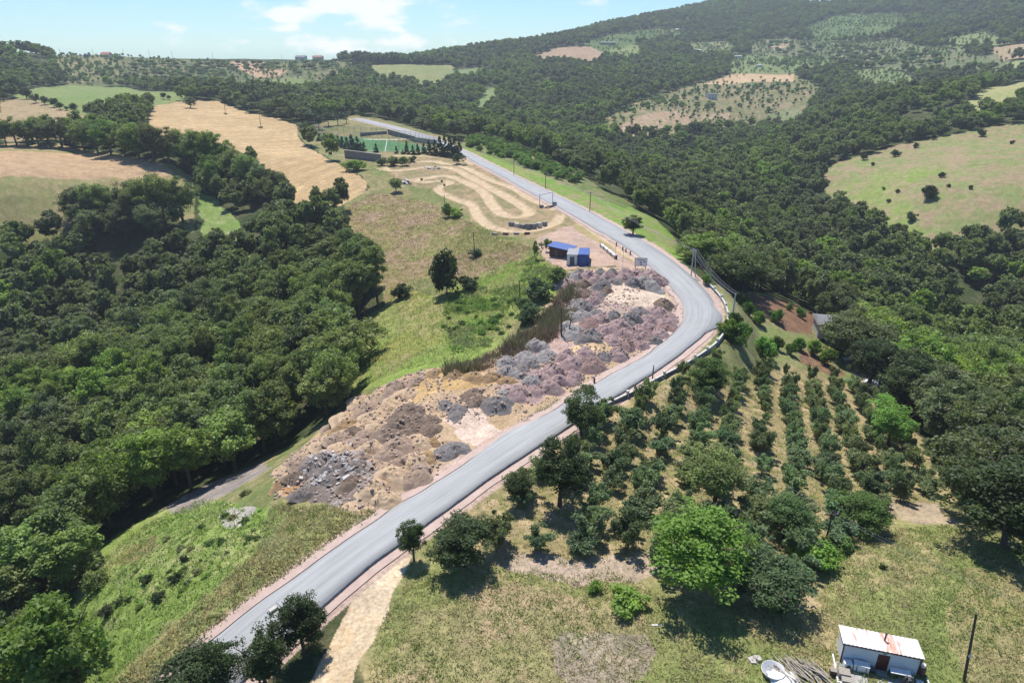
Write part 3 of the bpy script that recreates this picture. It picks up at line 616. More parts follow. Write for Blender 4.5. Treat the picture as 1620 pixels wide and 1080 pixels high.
# unit trees: crown radius about 1 per metre of scale is fixed at metres here, copies are scaled
TREE = []
for k in range(5):
    R = (4.2, 4.8, 3.6, 4.4, 3.3)[k]; H = (12, 11, 12.5, 11, 14)[k]
    TREE.append((crown_mesh('crown', 30 + k, R, (1.5, 1.2, 1.7, 1.1, 1.6)[k], H, (130, 140, 110, 90, 115)[k], 86, .33, LEAF), trunk_mesh('trunk', 60 + k, H, .24, R * .8), R, H))
BUSH = []
for k in range(4):
    BUSH.append((crown_mesh('foliage', 130 + k, 1.75, .35, 2.9, 46, 62, .215, LEAF, 'vase', up=.5), trunk_mesh('stems', 160 + k, 2.4, .06, 1.3, 7, .3), 1.75, 2.9))
SHRUB = []
for k in range(3):
    SHRUB.append((crown_mesh('foliage', 230 + k, 1.5, 0, 2.0, 34, 84, .185, LEAF, 'bush', up=.55), trunk_mesh('stems', 260 + k, 1.5, .05, 1.0, 5, .4), 1.5, 2.0))
CON = []
for k in range(2):
    CON.append((crown_mesh('crown', 330 + k, 1.7, .5, 8.0, 90, 30, .34, NEEDLE, 'cone', up=.1, flat=.6), trunk_mesh('trunk', 360 + k, 7, .13, .5, 3, .8), 1.7, 8.0))
PINE = []
for k in range(2):
    PINE.append((crown_mesh('crown', 430 + k, 3.0, 3.2, 10.0, 60, 44, .36, NEEDLE, up=.3, flat=.6), trunk_mesh('trunk', 460 + k, 9, .17, 2.2, 5, .75), 3.0, 10.0))
DARK, MIDG, BRIGHT, YELLOW, HAZEL, BLUE = (.138, .162, .078), (.172, .212, .076), (.20, .29, .055), (.20, .30, .04), (.155, .20, .098), (.09, .125, .07)
SEEN = {}
def plant(kinds, k, name, label, cat, loc, wd, ht, colr, group=None, rz=None, parts=True):
    cm, tm, R, H = kinds[k % len(kinds)]
    t = thing(name, label, cat, loc, random.uniform(0, 6.283) if rz is None else rz, group)
    t.scale = (wd * 1.16 / (2 * R), wd * 1.16 / (2 * R), ht * 1.05 / H)
    for me in (cm, tm):
        if me not in SEEN: SEEN[me] = bpy.data.objects.new(me.name, me)
        o = SEEN[me].copy(); C.objects.link(o); o.parent = t; o.color = (*colr, 1)
    return t
def vary(c, a=.16):
    f = 1 + random.uniform(-a, a); g = random.uniform(-a, a) * .5
    return (c[0] * f * (1 + g), c[1] * f, c[2] * f * (1 - g * .5))

# ------------------------------------------------------------------ forest: everywhere the ground is not kept open
def scatter(r0, r1, a0, a1, sp):
    """jittered rows of points on the terrain, spacing growing gently with distance"""
    out = []; r = r0
    while r < r1:
        s = sp(r); na = max(1, int((a1 - a0) * r / s))
        a = a0 + (np.arange(na) + RNG.random(na)) * (a1 - a0) / na; q = r + (RNG.random(na) - .5) * s * .8
        out.append(np.stack([q * np.sin(a), q * np.cos(a) + OY, np.full(na, s)], -1)); r += s * .9
    return np.concatenate(out)
FP = scatter(70, 1900, rad(-52), rad(52), lambda r: 5.6 + min(r, 900) * .0032)
isopen = grid_sample(openm.astype(np.float32), FP[:, 0], FP[:, 1]) > .35
isopen |= (fbm(FP[:, 0] + 300, FP[:, 1], 34, 3) < .31) & (np.hypot(FP[:, 0], FP[:, 1]) > 240)
isopen |= (FP[:, 0] / FP[:, 1] < -.235) & (FP[:, 1] > 880)      # the far left ridge is nearly bare
FP = FP[~isopen]; gz = ground(FP[:, 0], FP[:, 1])
# drop what the lie of the land hides even from a step aside
horizon = np.maximum.accumulate((GZ + 3 - 50) / np.maximum(np.hypot(GX, GY), 5), 0)
Dp = np.hypot(FP[:, 0], FP[:, 1]); vis = (gz + 17 - 50) / Dp > grid_sample(horizon, FP[:, 0], FP[:, 1]) - .004
FP, gz, Dp = FP[vis], gz[vis], Dp[vis]
patch = fbm(FP[:, 0], FP[:, 1], 60, 3); patch2 = fbm(FP[:, 0] + 900, FP[:, 1], 22, 3)
def inview(x, y, z, pad=30):
    d = y * math.cos(PITCH) + (50 - z) * math.sin(PITCH); u = 810 + F * x / d
    v = 540 + F * ((50 - z) * math.cos(PITCH) - y * math.sin(PITCH)) / d
    return (d > 1) & (u > -pad) & (u < 1620 + pad) & (v > -pad) & (v < 1080 + pad), u, v
iv, fu, fv = inview(FP[:, 0], FP[:, 1], gz + 8)
# lighter young woods on some slopes, by where the photograph shows them
PTS = lambda *p: np.array(p, float)
LIGHT = [(PTS((640,200),(720,215),(800,265),(900,300),(1000,320),(1000,290),(880,235),(780,190)), .55, 'young'),
         (PTS((520,400),(560,380),(600,420),(600,480),(560,520),(470,330),(430,300),(500,300)), .35, 'lit')]
order = np.argsort(np.where(iv, Dp, 1e9)); near = order[:300]; rest = order[300:]
def fcolor(i):
    p, q = patch[i], patch2[i]
    c = np.array(DARK) * (1 - sstep(.4, .62, p)) + np.array(MIDG) * sstep(.4, .62, p)
    g_ = sstep(.42, .28, q) * .6; c = c * (1 - g_) + np.array((.13, .15, .085)) * g_
    b = sstep(.58, .70, q) * .75; c = c * (1 - b) + np.array(BRIGHT) * b
    return c
def zone_of(i):
    x, u = FP[i, 0], fu[i]
    if x < -10 and fv[i] > 300: return 'left'
    if x < 0: return 'farleft'
    return 'right' if fv[i] > 560 else 'slope'
WOODS = {'left': ('in the large wood left of the road and meadow', 'trees of the wood left of the meadow'),
         'farleft': ('in the tree belt between the left wheat fields', 'trees between the wheat fields'),
         'right': ('in the wood beside the hazelnut orchard', 'trees of the wood beside the orchard'),
         'slope': ('in the valley wood right of the road bend', 'trees of the valley wood right of the bend')}
for n_, i in enumerate(near):
    c = fcolor(i); lum = c[1]; zn = WOODS[zone_of(i)]
    tone = 'bright green' if lum > .13 else ('mid green' if lum > .095 else 'dark green')
    s = (.85 + .45 * RNG.random()) * (1.18 if zone_of(i) == 'slope' else 1.0); ht = (10.5 + 4.5 * RNG.random()) * (.9 if zone_of(i) == 'slope' else 1.0)
    kk = int(RNG.integers(5)); plant(TREE, kk, 'broadleaf_tree', f'{tone} broadleaf tree {zn[0]}', 'tree', (FP[i, 0], FP[i, 1], gz[i] - .2), 8.2 * s * TREE[kk][2] / 4.1, ht * (1.15 if kk == 4 else 1), vary(tuple(c)), f'{tone} {zn[1]}')
# the far woods: one mass, each crown still leafy
srccol = bpy.data.collections.new('woodland_sources')
for k in range(4):
    a = crown_mesh('crown', 530 + k, 4.0, 1.2, 10.5, 70, 34, .66, LEAF_FAR, up=.4)
    so = bpy.data.objects.new('woodland_crown', a); srccol.objects.link(so)
def instancer(name, pts, scl, cols, pick, coll):
    me = bpy.data.meshes.new(name); me.vertices.add(len(pts)); me.vertices.foreach_set('co', np.asarray(pts, np.float32).ravel())
    for an, typ, arr in (('scl', 'FLOAT_VECTOR', scl), ('tcol', 'FLOAT_COLOR', np.c_[cols, np.ones(len(cols))]), ('pick', 'INT', pick), ('spin', 'FLOAT', RNG.random(len(pts)) * 6.283)):
        a_ = me.attributes.new(an, typ, 'POINT')
        a_.data.foreach_set('color' if 'COLOR' in typ else ('vector' if 'VECTOR' in typ else 'value'), np.asarray(arr, np.int32 if typ == 'INT' else np.float32).ravel())
    me.update(); o = link(name, me)
    g = bpy.data.node_groups.new(name, 'GeometryNodeTree')
    g.interface.new_socket('Geometry', in_out='INPUT', socket_type='NodeSocketGeometry'); g.interface.new_socket('Geometry', in_out='OUTPUT', socket_type='NodeSocketGeometry')
    gi, go = N(g, 'NodeGroupInput'), N(g, 'NodeGroupOutput')
    ci_ = N(g, 'GeometryNodeCollectionInfo'); ci_.inputs['Collection'].default_value = coll; ci_.inputs['Separate Children'].default_value = True; ci_.inputs['Reset Children'].default_value = True
    ip = N(g, 'GeometryNodeInstanceOnPoints'); ip.inputs['Pick Instance'].default_value = True
    def na(nm, dt): q = N(g, 'GeometryNodeInputNamedAttribute', data_type=dt); q.inputs['Name'].default_value = nm; return next(s for s in q.outputs if s.enabled and s.name == 'Attribute')
    cx = N(g, 'ShaderNodeCombineXYZ'); g.links.new(na('spin', 'FLOAT'), cx.inputs['Z'])
    g.links.new(gi.outputs[0], ip.inputs['Points']); g.links.new(ci_.outputs[0], ip.inputs['Instance'])
    g.links.new(na('pick', 'INT'), ip.inputs['Instance Index']); g.links.new(cx.outputs[0], ip.inputs['Rotation']); g.links.new(na('scl', 'FLOAT_VECTOR'), ip.inputs['Scale'])
    g.links.new(ip.outputs[0], go.inputs[0])
    md = o.modifiers.new('woodland', 'NODES'); md.node_group = g
    return o
nr_ = len(rest); sF = FP[rest, 2] / 5.6
s0 = (.78 + .4 * RNG.random(nr_)) * np.sqrt(sF); hz_ = (.75 + .7 * RNG.random(nr_) ** 1.5)
cf = np.array([fcolor(i) for i in rest]) * (.85 + .3 * RNG.random((nr_, 1)))
o = instancer('woodland', np.c_[FP[rest, :2], gz[rest] - .3], np.stack([s0, s0, hz_], -1), cf, RNG.integers(0, 4, nr_), srccol)
tagp(o, 'dense green broadleaf woodland covering the valley and far hills', 'woodland', None, 'stuff')
print('FOREST', len(FP), 'rest', nr_, 'nearD', Dp[near].max())

def rows_on(zones, sep, ang, keep=.85):
    out = []
    for zn in zones:
        P = ZP[zn]; c, s_ = math.cos(ang), math.sin(ang); Q_ = P @ np.array([[c, -s_], [s_, c]]); lo, hi = Q_.min(0), Q_.max(0)
        a, b_ = np.meshgrid(np.arange(lo[0], hi[0], sep), np.arange(lo[1], hi[1], sep * .75)); q = np.stack([a.ravel(), b_.ravel()], -1) + RNG.normal(size=(a.size, 2)) * sep * .14
        q = q @ np.array([[c, s_], [-s_, c]]); q = q[inpoly(q[:, 0], q[:, 1], P)]; q = q[RNG.random(len(q)) < keep * np.clip(fbm(q[:, 0], q[:, 1], 45, 2) * 3.2 - .8, .15, 1)]; out.append(q)
    return np.concatenate(out)
q = np.concatenate([rows_on(['hill_scrub', 'hill_scrub_b', 'hill_scrub_c', 'hill_plot', 'hill_plot_b', 'hill_plot_c'], 8.0, .4, .75), rows_on(['scrub_far', 'slope_orchard'], 9.0, -.3, .6), rows_on(['dry_slope', 'rows_far', 'far_lightorch'], 8.5, .25, .5)])
k_ = len(q); sc_ = (.30 + .26 * RNG.random(k_)); fc = np.array((.215, .285, .125)) * (.75 + .5 * RNG.random((k_, 1))) * np.array([1, 1, 1]) + RNG.normal(size=(k_, 3)) * .008
o = instancer('far_orchards', np.c_[q, ground(q[:, 0], q[:, 1]) - .3], np.stack([sc_, sc_, sc_ * .9], -1), fc, RNG.integers(0, 4, k_), srccol)
tagp(o, 'pale green orchard bushes and scrub in rows on the far slopes', 'orchards', None, 'stuff')

# ------------------------------------------------------------------ trees and bushes that stand on their own
def stand(u, v, kinds, k, wpx, hpx, colr, name, label, cat, group=None, sink=.1):
    """wpx, hpx: width and height as they measure in the photograph, turned into metres at the plant's own distance"""
    p = at(u, v); t = depth(p); s = t / F
    dep = math.atan2(50 - p.z, math.hypot(p.x, p.y))
    wm = wpx * s; hm = max((hpx * s - wm * .5 * math.sin(dep)) / max(math.cos(dep), .3), .45 * wm)
    if kinds is TREE: kinds = HERO
    return plant(kinds, k, name, label, cat, (p.x, p.y, p.z - sink), wm, hm, colr, group)
DK2 = (.05, .075, .028)
for a in [
 (1095,925,TREE,0,165,165,(.125,.21,.036),'walnut_tree','large bright green walnut tree at the lower edge of the hazelnut orchard','tree'),
 (1130,800,TREE,1,110,120,MIDG,'walnut_tree','mid green round tree in the orchard behind the bright walnut tree','tree'),
 (885,800,TREE,2,92,135,DK2,'oak_tree','tall dark tree at the orchard edge, below the round tree by the road wall','tree'),
 (920,688,TREE,3,72,86,(.065,.10,.03),'oak_tree','round dark tree right against the road where the low wall ends','tree'),
 (735,895,TREE,4,105,105,DK2,'oak_tree','broad dark tree casting a pool of shade beside the dirt track entrance','tree'),
 (655,886,TREE,2,44,80,(.075,.115,.04),'young_tree','slim young tree at the corner of the dirt track and the road','tree'),
 (820,800,TREE,1,52,65,DK2,'broadleaf_tree','small dark tree left of the tall tree at the orchard edge','tree'),
 (482,1030,TREE,0,84,115,DK2,'oak_tree','dark roadside tree beside the dirt track, farthest of the roadside three','tree'),
 (422,1090,TREE,3,92,125,DK2,'oak_tree','dark roadside tree in the middle of the row of three at the lower road','tree'),
 (318,1120,TREE,1,140,125,DK2,'oak_tree','dark roadside tree cut by the lower edge, nearest of the roadside three','tree'),
 (1590,865,TREE,4,190,190,(.06,.09,.03),'oak_tree','huge dark tree at the right edge shading the straw coloured grass','tree'),
 (1120,625,TREE,0,72,78,(.09,.15,.035),'walnut_tree','rounded green tree below the retaining wall at the upper orchard corner','tree'),
 (1405,705,TREE,3,75,88,(.16,.28,.06),'walnut_tree','light green tree at the right end of the orchard rows','tree'),
 (1372,612,TREE,1,95,100,DK2,'oak_tree','dark tree leaning over the right half of the grey roofed house','tree'),
 (1432,655,TREE,0,105,115,DK2,'oak_tree','big dark tree shading the house yard at the orchard end','tree'),
 (1490,705,TREE,2,60,75,DARK,'broadleaf_tree','dark low tree between the light green tree and the wood','tree'),
 (1240,850,TREE,4,85,90,(.09,.145,.05),'broadleaf_tree','green tree right of the bright walnut with sprawling crown','tree'),
 (1210,955,TREE,1,150,110,(.07,.11,.045),'broadleaf_tree','low dark spreading tree at the grass edge right of the bright walnut','tree'),
 (1360,835,TREE,0,90,80,(.09,.15,.035),'broadleaf_tree','green tree at the lower right corner of the orchard beside the bare soil','tree'),
 (707,466,SHRUB,2,52,78,DK2,'broadleaf_tree','dark pointed tree alone in the middle of the meadow','tree'),
 (743,457,SHRUB,0,36,28,DK2,'shrub','dark shrub against the right foot of the pointed meadow tree','shrub'),
 (632,472,SHRUB,1,33,28,(.055,.09,.03),'shrub','dark round bush on the meadow beside the left wood','shrub'),
 (706,344,SHRUB,2,20,26,MIDG,'shrub','dark green bush around the foot of a power pole on the meadow','shrub'),
 (722,343,SHRUB,0,26,19,BRIGHT,'shrub','light green bramble beside the dark bush on the upper meadow','shrub'),
 (627,304,TREE,1,25,26,MIDG,'broadleaf_tree','small lone tree beside a stone heap on the upper meadow','tree'),
 (755,404,SHRUB,1,26,14,BLUE,'shrub','low grey green bush round the foot of the lone meadow pole','shrub'),
 (723,260,TREE,3,19,19,DK2,'broadleaf_tree','small ball shaped tree at the top of the motocross track beside the road','tree'),
 (302,171,TREE,0,19,19,DARK,'broadleaf_tree','lone round tree on the upper edge of the wheat field','tree'),
 (996,958,SHRUB,0,66,38,(.2,.30,.06),'shrub','lime green bush on the grass below the orchard','shrub'),
 (938,934,SHRUB,1,26,22,(.19,.29,.06),'shrub','small lime green bush left of the larger lime bush','shrub'),
 (1285,892,SHRUB,2,78,58,(.16,.27,.05),'shrub','leafy light green thicket at the foot of the orchard pole','shrub'),
 (1330,865,SHRUB,1,55,36,(.12,.2,.05),'shrub','green thicket right of the light green thicket at the grass edge','shrub'),
 (1395,898,SHRUB,0,12,12,DK2,'shrub','tiny dark green bush alone on the dry grass','shrub'),
 (1001,372,TREE,2,32,38,DK2,'broadleaf_tree','dark tree beside the road on the strip of bright grass','tree'),
 (848,410,TREE,3,13,34,MIDG,'young_tree','slim young tree left of the blue roofed hut','tree'),
 (864,398,TREE,1,11,24,MIDG,'young_tree','sapling with thin stem between the slim tree and the hut','tree'),
 (870,392,SHRUB,1,13,13,DARK,'shrub','dark bush against the left wall of the blue roofed hut','shrub'),
 (832,512,SHRUB,1,45,38,(.12,.17,.08),'shrub','grey green shrub beside the upper end of the dry reeds','shrub'),
 (855,475,SHRUB,0,50,44,(.12,.17,.08),'shrub','large grey green shrub above the dry reeds below the hut','shrub'),
 (878,450,SHRUB,2,40,36,MIDG,'shrub','green shrub at the corner of the rubble yard below the hut','shrub'),
 (830,492,SHRUB,2,32,28,(.12,.17,.08),'shrub','small grey green shrub left of the reed hedge','shrub'),
 (565,270,SHRUB,1,38,20,BRIGHT,'shrub','bright green bramble below the dark retaining wall of the pitch','shrub'),
 (622,262,SHRUB,0,24,18,MIDG,'shrub','green bush at the foot of the pitch bank, right of the wall','shrub'),
 (640,262,SHRUB,2,22,16,MIDG,'shrub','second green bush on the pitch bank above the track','shrub'),
 (604,262,SHRUB,1,20,14,DARK,'shrub','dark bush touching the end of the pitch retaining wall','shrub'),
 (652,256,SHRUB,0,14,11,DARK,'shrub','small bush above the upper loop of the track','shrub'),
 (140,900,SHRUB,1,60,46,(.12,.16,.055),'shrub','olive bush at the foot of the wood on the lower slope','shrub'),
 (45,1060,TREE,3,90,95,(.10,.16,.06),'broadleaf_tree','pale green tree at the lower left corner of the slope','tree'),
 (60,1010,TREE,1,80,70,MIDG,'broadleaf_tree','green tree above the pale tree in the lower left corner','tree'),
 (120,1000,SHRUB,0,55,44,BRIGHT,'shrub','bright green shrub left on the lower slope above the road','shrub'),
 (155,930,SHRUB,2,40,40,MIDG,'shrub','dark green shrub on the upper part of the lower slope','shrub'),
 (100,945,SHRUB,1,55,50,MIDG,'shrub','green shrub against the wood on the lower left slope','shrub'),
 (335,600,TREE,2,60,60,(.22,.27,.22),'broadleaf_tree','silvery grey tree standing out of the left wood','tree'),
]: stand(*a)
for i, (u, v, wp, hp) in enumerate([(-8,228,34,46),(10,229,30,44),(27,228,34,48),(45,230,36,46),(62,229,32,50),(80,231,36,46),(98,231,34,50),(116,233,34,44),(134,236,40,52),(155,240,40,56),(176,243,42,60),(198,246,40,58),(220,250,44,62),(244,253,44,66),(268,257,42,62),(290,262,44,66),(310,268,46,70),(332,272,44,72),(352,276,40,70),(335,296,44,60),(372,290,44,62),(395,300,46,66),(418,312,44,64),(440,322,44,60)]):
    stand(u, v + 2, TREE, i, wp * 1.05, hp, vary(random.choice([DARK, MIDG, MIDG, DARK, (.14, .21, .05)]), .2), 'broadleaf_tree', 'tall green tree of the belt along the lower edge of the wheat fields', 'tree', 'trees of the belt below the wheat fields')
for i, (u, v, wp, hp) in enumerate([(128,350,52,62),(152,352,60,72),(178,356,56,70),(205,352,58,74),(232,356,66,84),(262,356,66,92),(290,352,52,80),(140,372,60,60),(200,376,60,66),(250,378,60,66)]):
    stand(u, v, TREE, i, wp, hp, vary(random.choice([DARK, DARK, MIDG]), .2), 'broadleaf_tree', 'big dark tree of the clump between the wheat field and the grassy glade', 'tree', 'clump of trees by the grassy glade')
for i, (u, v, wp) in enumerate([(232,921,22),(277,918,24),(252,948,24),(202,951,15),(293,888,16),(330,700,0),(188,955,18),(172,970,26),(310,905,12)]):
    if wp: stand(u, v, SHRUB, i, wp, wp * .8, vary(DK2), 'shrub', 'small dark bush on the bright green slope left of the road', 'shrub', 'small bushes on the lower slope')
for i, (u, v, wp) in enumerate([(1226,509,24),(1185,500,22),(1178,484,18),(1166,475,16),(1117,450,18),(1249,491,12),(1267,502,18),(1202,514,24),(1170,548,40),(1211,566,38),(1230,553,22),(1263,553,22),(1150,532,30),(1250,560,20),(1285,560,26),(1305,575,30),(1163,520,26)]):
    stand(u, v, SHRUB, i, wp, wp * 1.15, vary((.13, .22, .045), .3), 'fruit_tree', 'young leafy fruit tree in the garden below the road bend', 'tree', 'fruit trees of the garden by the ploughed plot')
for i, (u, v, wp) in enumerate([(43,157,20),(18,151,18),(6,160,16),(57,163,16),(71,166,15),(86,170,16),(96,174,14),(106,175,8),(118,177,15),(155,174,17),(176,171,12),(214,170,16),(237,168,17),(259,157,11),(268,158,8),(12,142,14),(2,132,24)]):
    stand(u, v, TREE, i, wp, wp * 1.0, vary(DK2, .25), 'hedge_tree', 'round bushy tree in the hedge round the far green field', 'tree', 'hedge trees round the far green field')
for i, (u, v, wp) in enumerate([(1415,248,15),(1366,253,12),(1450,221,16),(1438,226,14),(1447,234,10),(1467,315,28),(1442,349,18),(1488,281,11),(1500,296,7),(1553,216,15),(1535,299,8),(1477,221,10),(1600,228,8),(1405,320,7),(1420,305,8),(1398,300,6),(1350,245,14),(1380,262,7)]):
    stand(u, v, SHRUB, i, wp, wp * .9, vary(DK2, .25), 'shrub', 'dark bush dotted over the pale pasture on the right hillside', 'shrub', 'bushes on the right hillside pasture')
for i in range(40):   # scrub dotted over the green part of the meadow
    wp = random.uniform(6, 15); stand(700 + random.random() * 130, 470 + random.random() * 60, SHRUB, i, wp, wp * .7, vary((.11, .18, .04), .3), 'shrub', 'low green shrub in the bright grass of the meadow', 'shrub', 'low shrubs in the bright meadow grass')
for i in range(60):
    u = random.uniform(110, 420); v = 1075 - (u - 60) * .62 + random.uniform(-95, 10); wp = random.uniform(6, 17)
    stand(u, v, SHRUB, i, wp, wp * .75, vary(random.choice([(.13, .21, .05), (.2, .29, .07), (.09, .14, .04), (.24, .26, .11)]), .2), 'shrub', 'small weedy shrub on the green bank left of the lower road', 'shrub', 'weedy shrubs on the lower bank')
# conifers round the sports pitch, windbreak on the skyline, pines by the wheat
for i, (u, v, wp, hp) in enumerate([(572,241,7,15),(583,0,0,0),(595,241,7,14),(627,243,6,12),(637,244,5,8),(644,244,8,20),(653,245,7,15),(661,245,8,17),(671,243,8,17),(679,245,9,23),(688,246,10,24),(696,247,13,30),(704,248,13,32),(712,249,14,33),(720,249,13,32),(727,249,10,28),
    (506,223,9,12),(514,225,9,14),(521,227,9,14),(528,229,10,15),(535,231,10,16),(542,233,10,17),(549,235,11,18),(557,238,14,24),(566,239,12,22),(576,239,9,14)]):
    if wp: stand(u, v, CON, i, wp, hp, vary((.05, .085, .05)), 'conifer_tree', 'dark conifer in the row along the fenced sports pitch', 'tree', 'conifers along the sports pitch')
for i in range(44):
    u = 560 + i * 3.7 + random.uniform(-1, 1)
    stand(u, 103 - .02 * (u - 560), CON, i, random.uniform(6, 8), random.uniform(9, 16), vary((.07, .10, .06)), 'conifer_tree', 'dark conifer of the windbreak along the far ridge', 'tree', 'windbreak conifers on the far ridge')
for i, (u, v, wp) in enumerate([(505,205,20),(520,200,22),(535,198,20),(490,200,24),(548,196,16),(470,190,22),(455,183,20),(480,184,22),(500,188,22),(520,186,20),(540,188,18),(440,176,18),(425,172,16),(460,172,18),(410,168,14),(395,163,14),(482,206,14),(500,176,18),(520,176,18)]):
    stand(u, v, PINE, i, wp, wp * 1.1, vary((.075, .11, .05), .2), 'pine_tree', 'dark spreading pine between the wheat field and the sports pitch', 'tree', 'pines above the sports pitch')
# far scrub and orchard trees on the left skyline slope
def grow(poly, n, kinds, wd, ht, colr, name, label, cat, group, sep=0):
    P = px(poly); lo, hi = P.min(0), P.max(0); got = []; tries = 0
    while len(got) < n and tries < n * 60:
        tries += 1; x, y = random.uniform(lo[0], hi[0]), random.uniform(lo[1], hi[1])
        if not inpoly(np.array([x]), np.array([y]), P)[0]: continue
        if sep and any((x - a) ** 2 + (y - b_) ** 2 < sep * sep for a, b_ in got): continue
        got.append((x, y)); s = random.uniform(.75, 1.3)
        plant(kinds, len(got), name, label, cat, (x, y, float(ground(x, y)) - .15), wd * s, ht * s, vary(colr, .25), group)
grow([(200,100),(300,98),(440,104),(440,112),(360,112),(350,128),(240,130),(215,118)], 90, TREE, 7.5, 5.5, (.15,.21,.085), 'orchard_tree', 'green orchard tree on the far left slope under the skyline', 'tree', 'orchard trees on the far left slope', 7)
grow([(90,92),(195,92),(195,116),(120,130)], 34, SHRUB, 6, 4, (.15,.21,.085), 'orchard_tree', 'small orchard tree on the pale slope left of the farm', 'tree', 'orchard trees on the pale far slope', 8)
grow([(460,98),(560,98),(560,106),(470,120),(460,112)], 30, TREE, 8, 6, (.15,.21,.085), 'scrub_tree', 'scrubby green tree on the skyline slope beside the far pasture', 'tree', 'scrub trees on the far skyline slope', 8)
grow([(970,186),(1040,156),(1100,137),(1250,132),(1290,146),(1200,186),(1130,172)], 80, SHRUB, 5.5, 4, (.15,.21,.085), 'orchard_tree', 'small round tree on the dry terraced slope across the valley', 'tree', 'trees on the dry slope across the valley', 6)
grow([(1160,90),(1280,90),(1330,97),(1310,107),(1150,110)], 40, SHRUB, 7, 5, (.15,.21,.085), 'orchard_tree', 'orchard tree in pale green rows above the tan field', 'tree', 'orchard trees above the tan field', 8)
grow([(1180,68),(1340,72),(1540,90),(1480,110),(1380,100),(1230,86)], 85, TREE, 9, 7, (.15,.21,.085), 'scrub_tree', 'scattered tree on the light scrub hillside at the upper right', 'tree', 'scattered trees on the upper right hillside', 9)

grow([(732,230),(748,216),(800,228),(860,252),(925,284),(900,290),(860,274),(812,258),(770,243)], 190, SHRUB, 4.2, 3.0, (.14,.22,.06), 'shrub', 'green shrub in the thicket on the bank right of the upper road', 'shrub', 'thicket on the bank by the upper road')
# ------------------------------------------------------------------ hazelnut orchard, planted in rows
OP = px([(850,740),(960,655),(1050,615),(1120,575),(1165,585),(1250,585),(1330,605),(1405,640),(1440,690),(1490,770),(1420,800),(1345,845),(1290,930),(1150,930),(1060,905),(960,890),(840,890),(770,880),(800,800)])
pa, pb = px([(1227, 590)])[0], px([(1228, 675)])[0]
rd = (pb - pa) / np.hypot(*(pb - pa)); rn = np.array([-rd[1], rd[0]]); sp = abs(np.dot(px([(1244, 590)])[0] - px([(1208, 590)])[0], rn))
print('row spacing', sp, pa, pb)
cands = []
for i in range(-24, 24):
    for j in range(-24, 44):
        q = pa + rn * (i + .5) * sp + rd * j * 2.75 + np.array([random.uniform(-.5, .5), random.uniform(-1.1, 1.1)])
        cands.append(q)
cands = np.array(cands); cands = cands[inpoly(cands[:, 0], cands[:, 1], OP)]
big = [px([p])[0] for p in ((1095,925),(1130,800),(885,800),(1120,625),(1405,705),(1240,850),(1210,955),(1360,835))]
cnt = 0
for q in cands:
    if min(np.hypot(*(q - b_)) for b_ in big[:3]) < 2.8 or random.random() < .10: continue
    if cnt >= 295: break
    low = q[1] < 78
    wd = random.uniform(2.0, 3.2) + (.6 if q[1] < 88 else 0); ht = random.uniform(2.0, 3.9); c = vary(HAZEL, .3)
    if random.random() < .10: wd *= .6; ht *= .7
    plant(BUSH, cnt, 'hazelnut_bush', 'bluish green hazelnut bush in the orchard rows right of the road', 'bush', (q[0], q[1], float(ground(*q)) - .1), wd, ht, c, 'hazelnut bushes of the orchard'); cnt += 1
print('orchard', cnt, len(cands))

def fill(poly, n, onstruct=None):
    P = px(poly); lo, hi = P.min(0), P.max(0); q = lo + RNG.random((n * 3, 2)) * (hi - lo); q = q[inpoly(q[:, 0], q[:, 1], P)]
    return q[:n]
# ------------------------------------------------------------------ tipped heaps
def heapmat(name, a, b_, cc): return mat(name, a, b_, .95, 2.2, .9, detail=8, bscale=4)
HM = {'K': heapmat('debris_earth', (.21, .175, .155), (.10, .085, .075), 0), 'P': heapmat('purple_rubble', (.36, .255, .24), (.215, .15, .145), 0), 'R': heapmat('red_rubble', (.31, .20, .175), (.17, .115, .105), 0), 'G': heapmat('grey_gravel', (.31, .285, .27), (.20, .183, .174), 0),
      'D': heapmat('dark_gravel', (.21, .19, .18), (.11, .10, .098), 0), 'L': heapmat('pale_gravel', (.5, .47, .44), (.4, .37, .35), 0), 'T': heapmat('tan_earth', (.48, .35, .225), (.36, .255, .165), 0),
      'B': heapmat('brown_earth', (.21, .15, .11), (.115, .085, .065), 0), 'M': heapmat('mixed_earth', (.34, .245, .175), (.235, .168, .128), 0), 'O': heapmat('ochre_earth', (.31, .20, .095), (.21, .14, .08), 0)}
WORD = {'K': 'dark debris', 'P': 'purple rubble', 'R': 'dark red rubble', 'G': 'grey gravel', 'D': 'dark grey rubble', 'L': 'pale grey gravel', 'T': 'tan earth', 'B': 'dark brown earth', 'M': 'brown and tan earth', 'O': 'ochre earth'}
HEAP = []
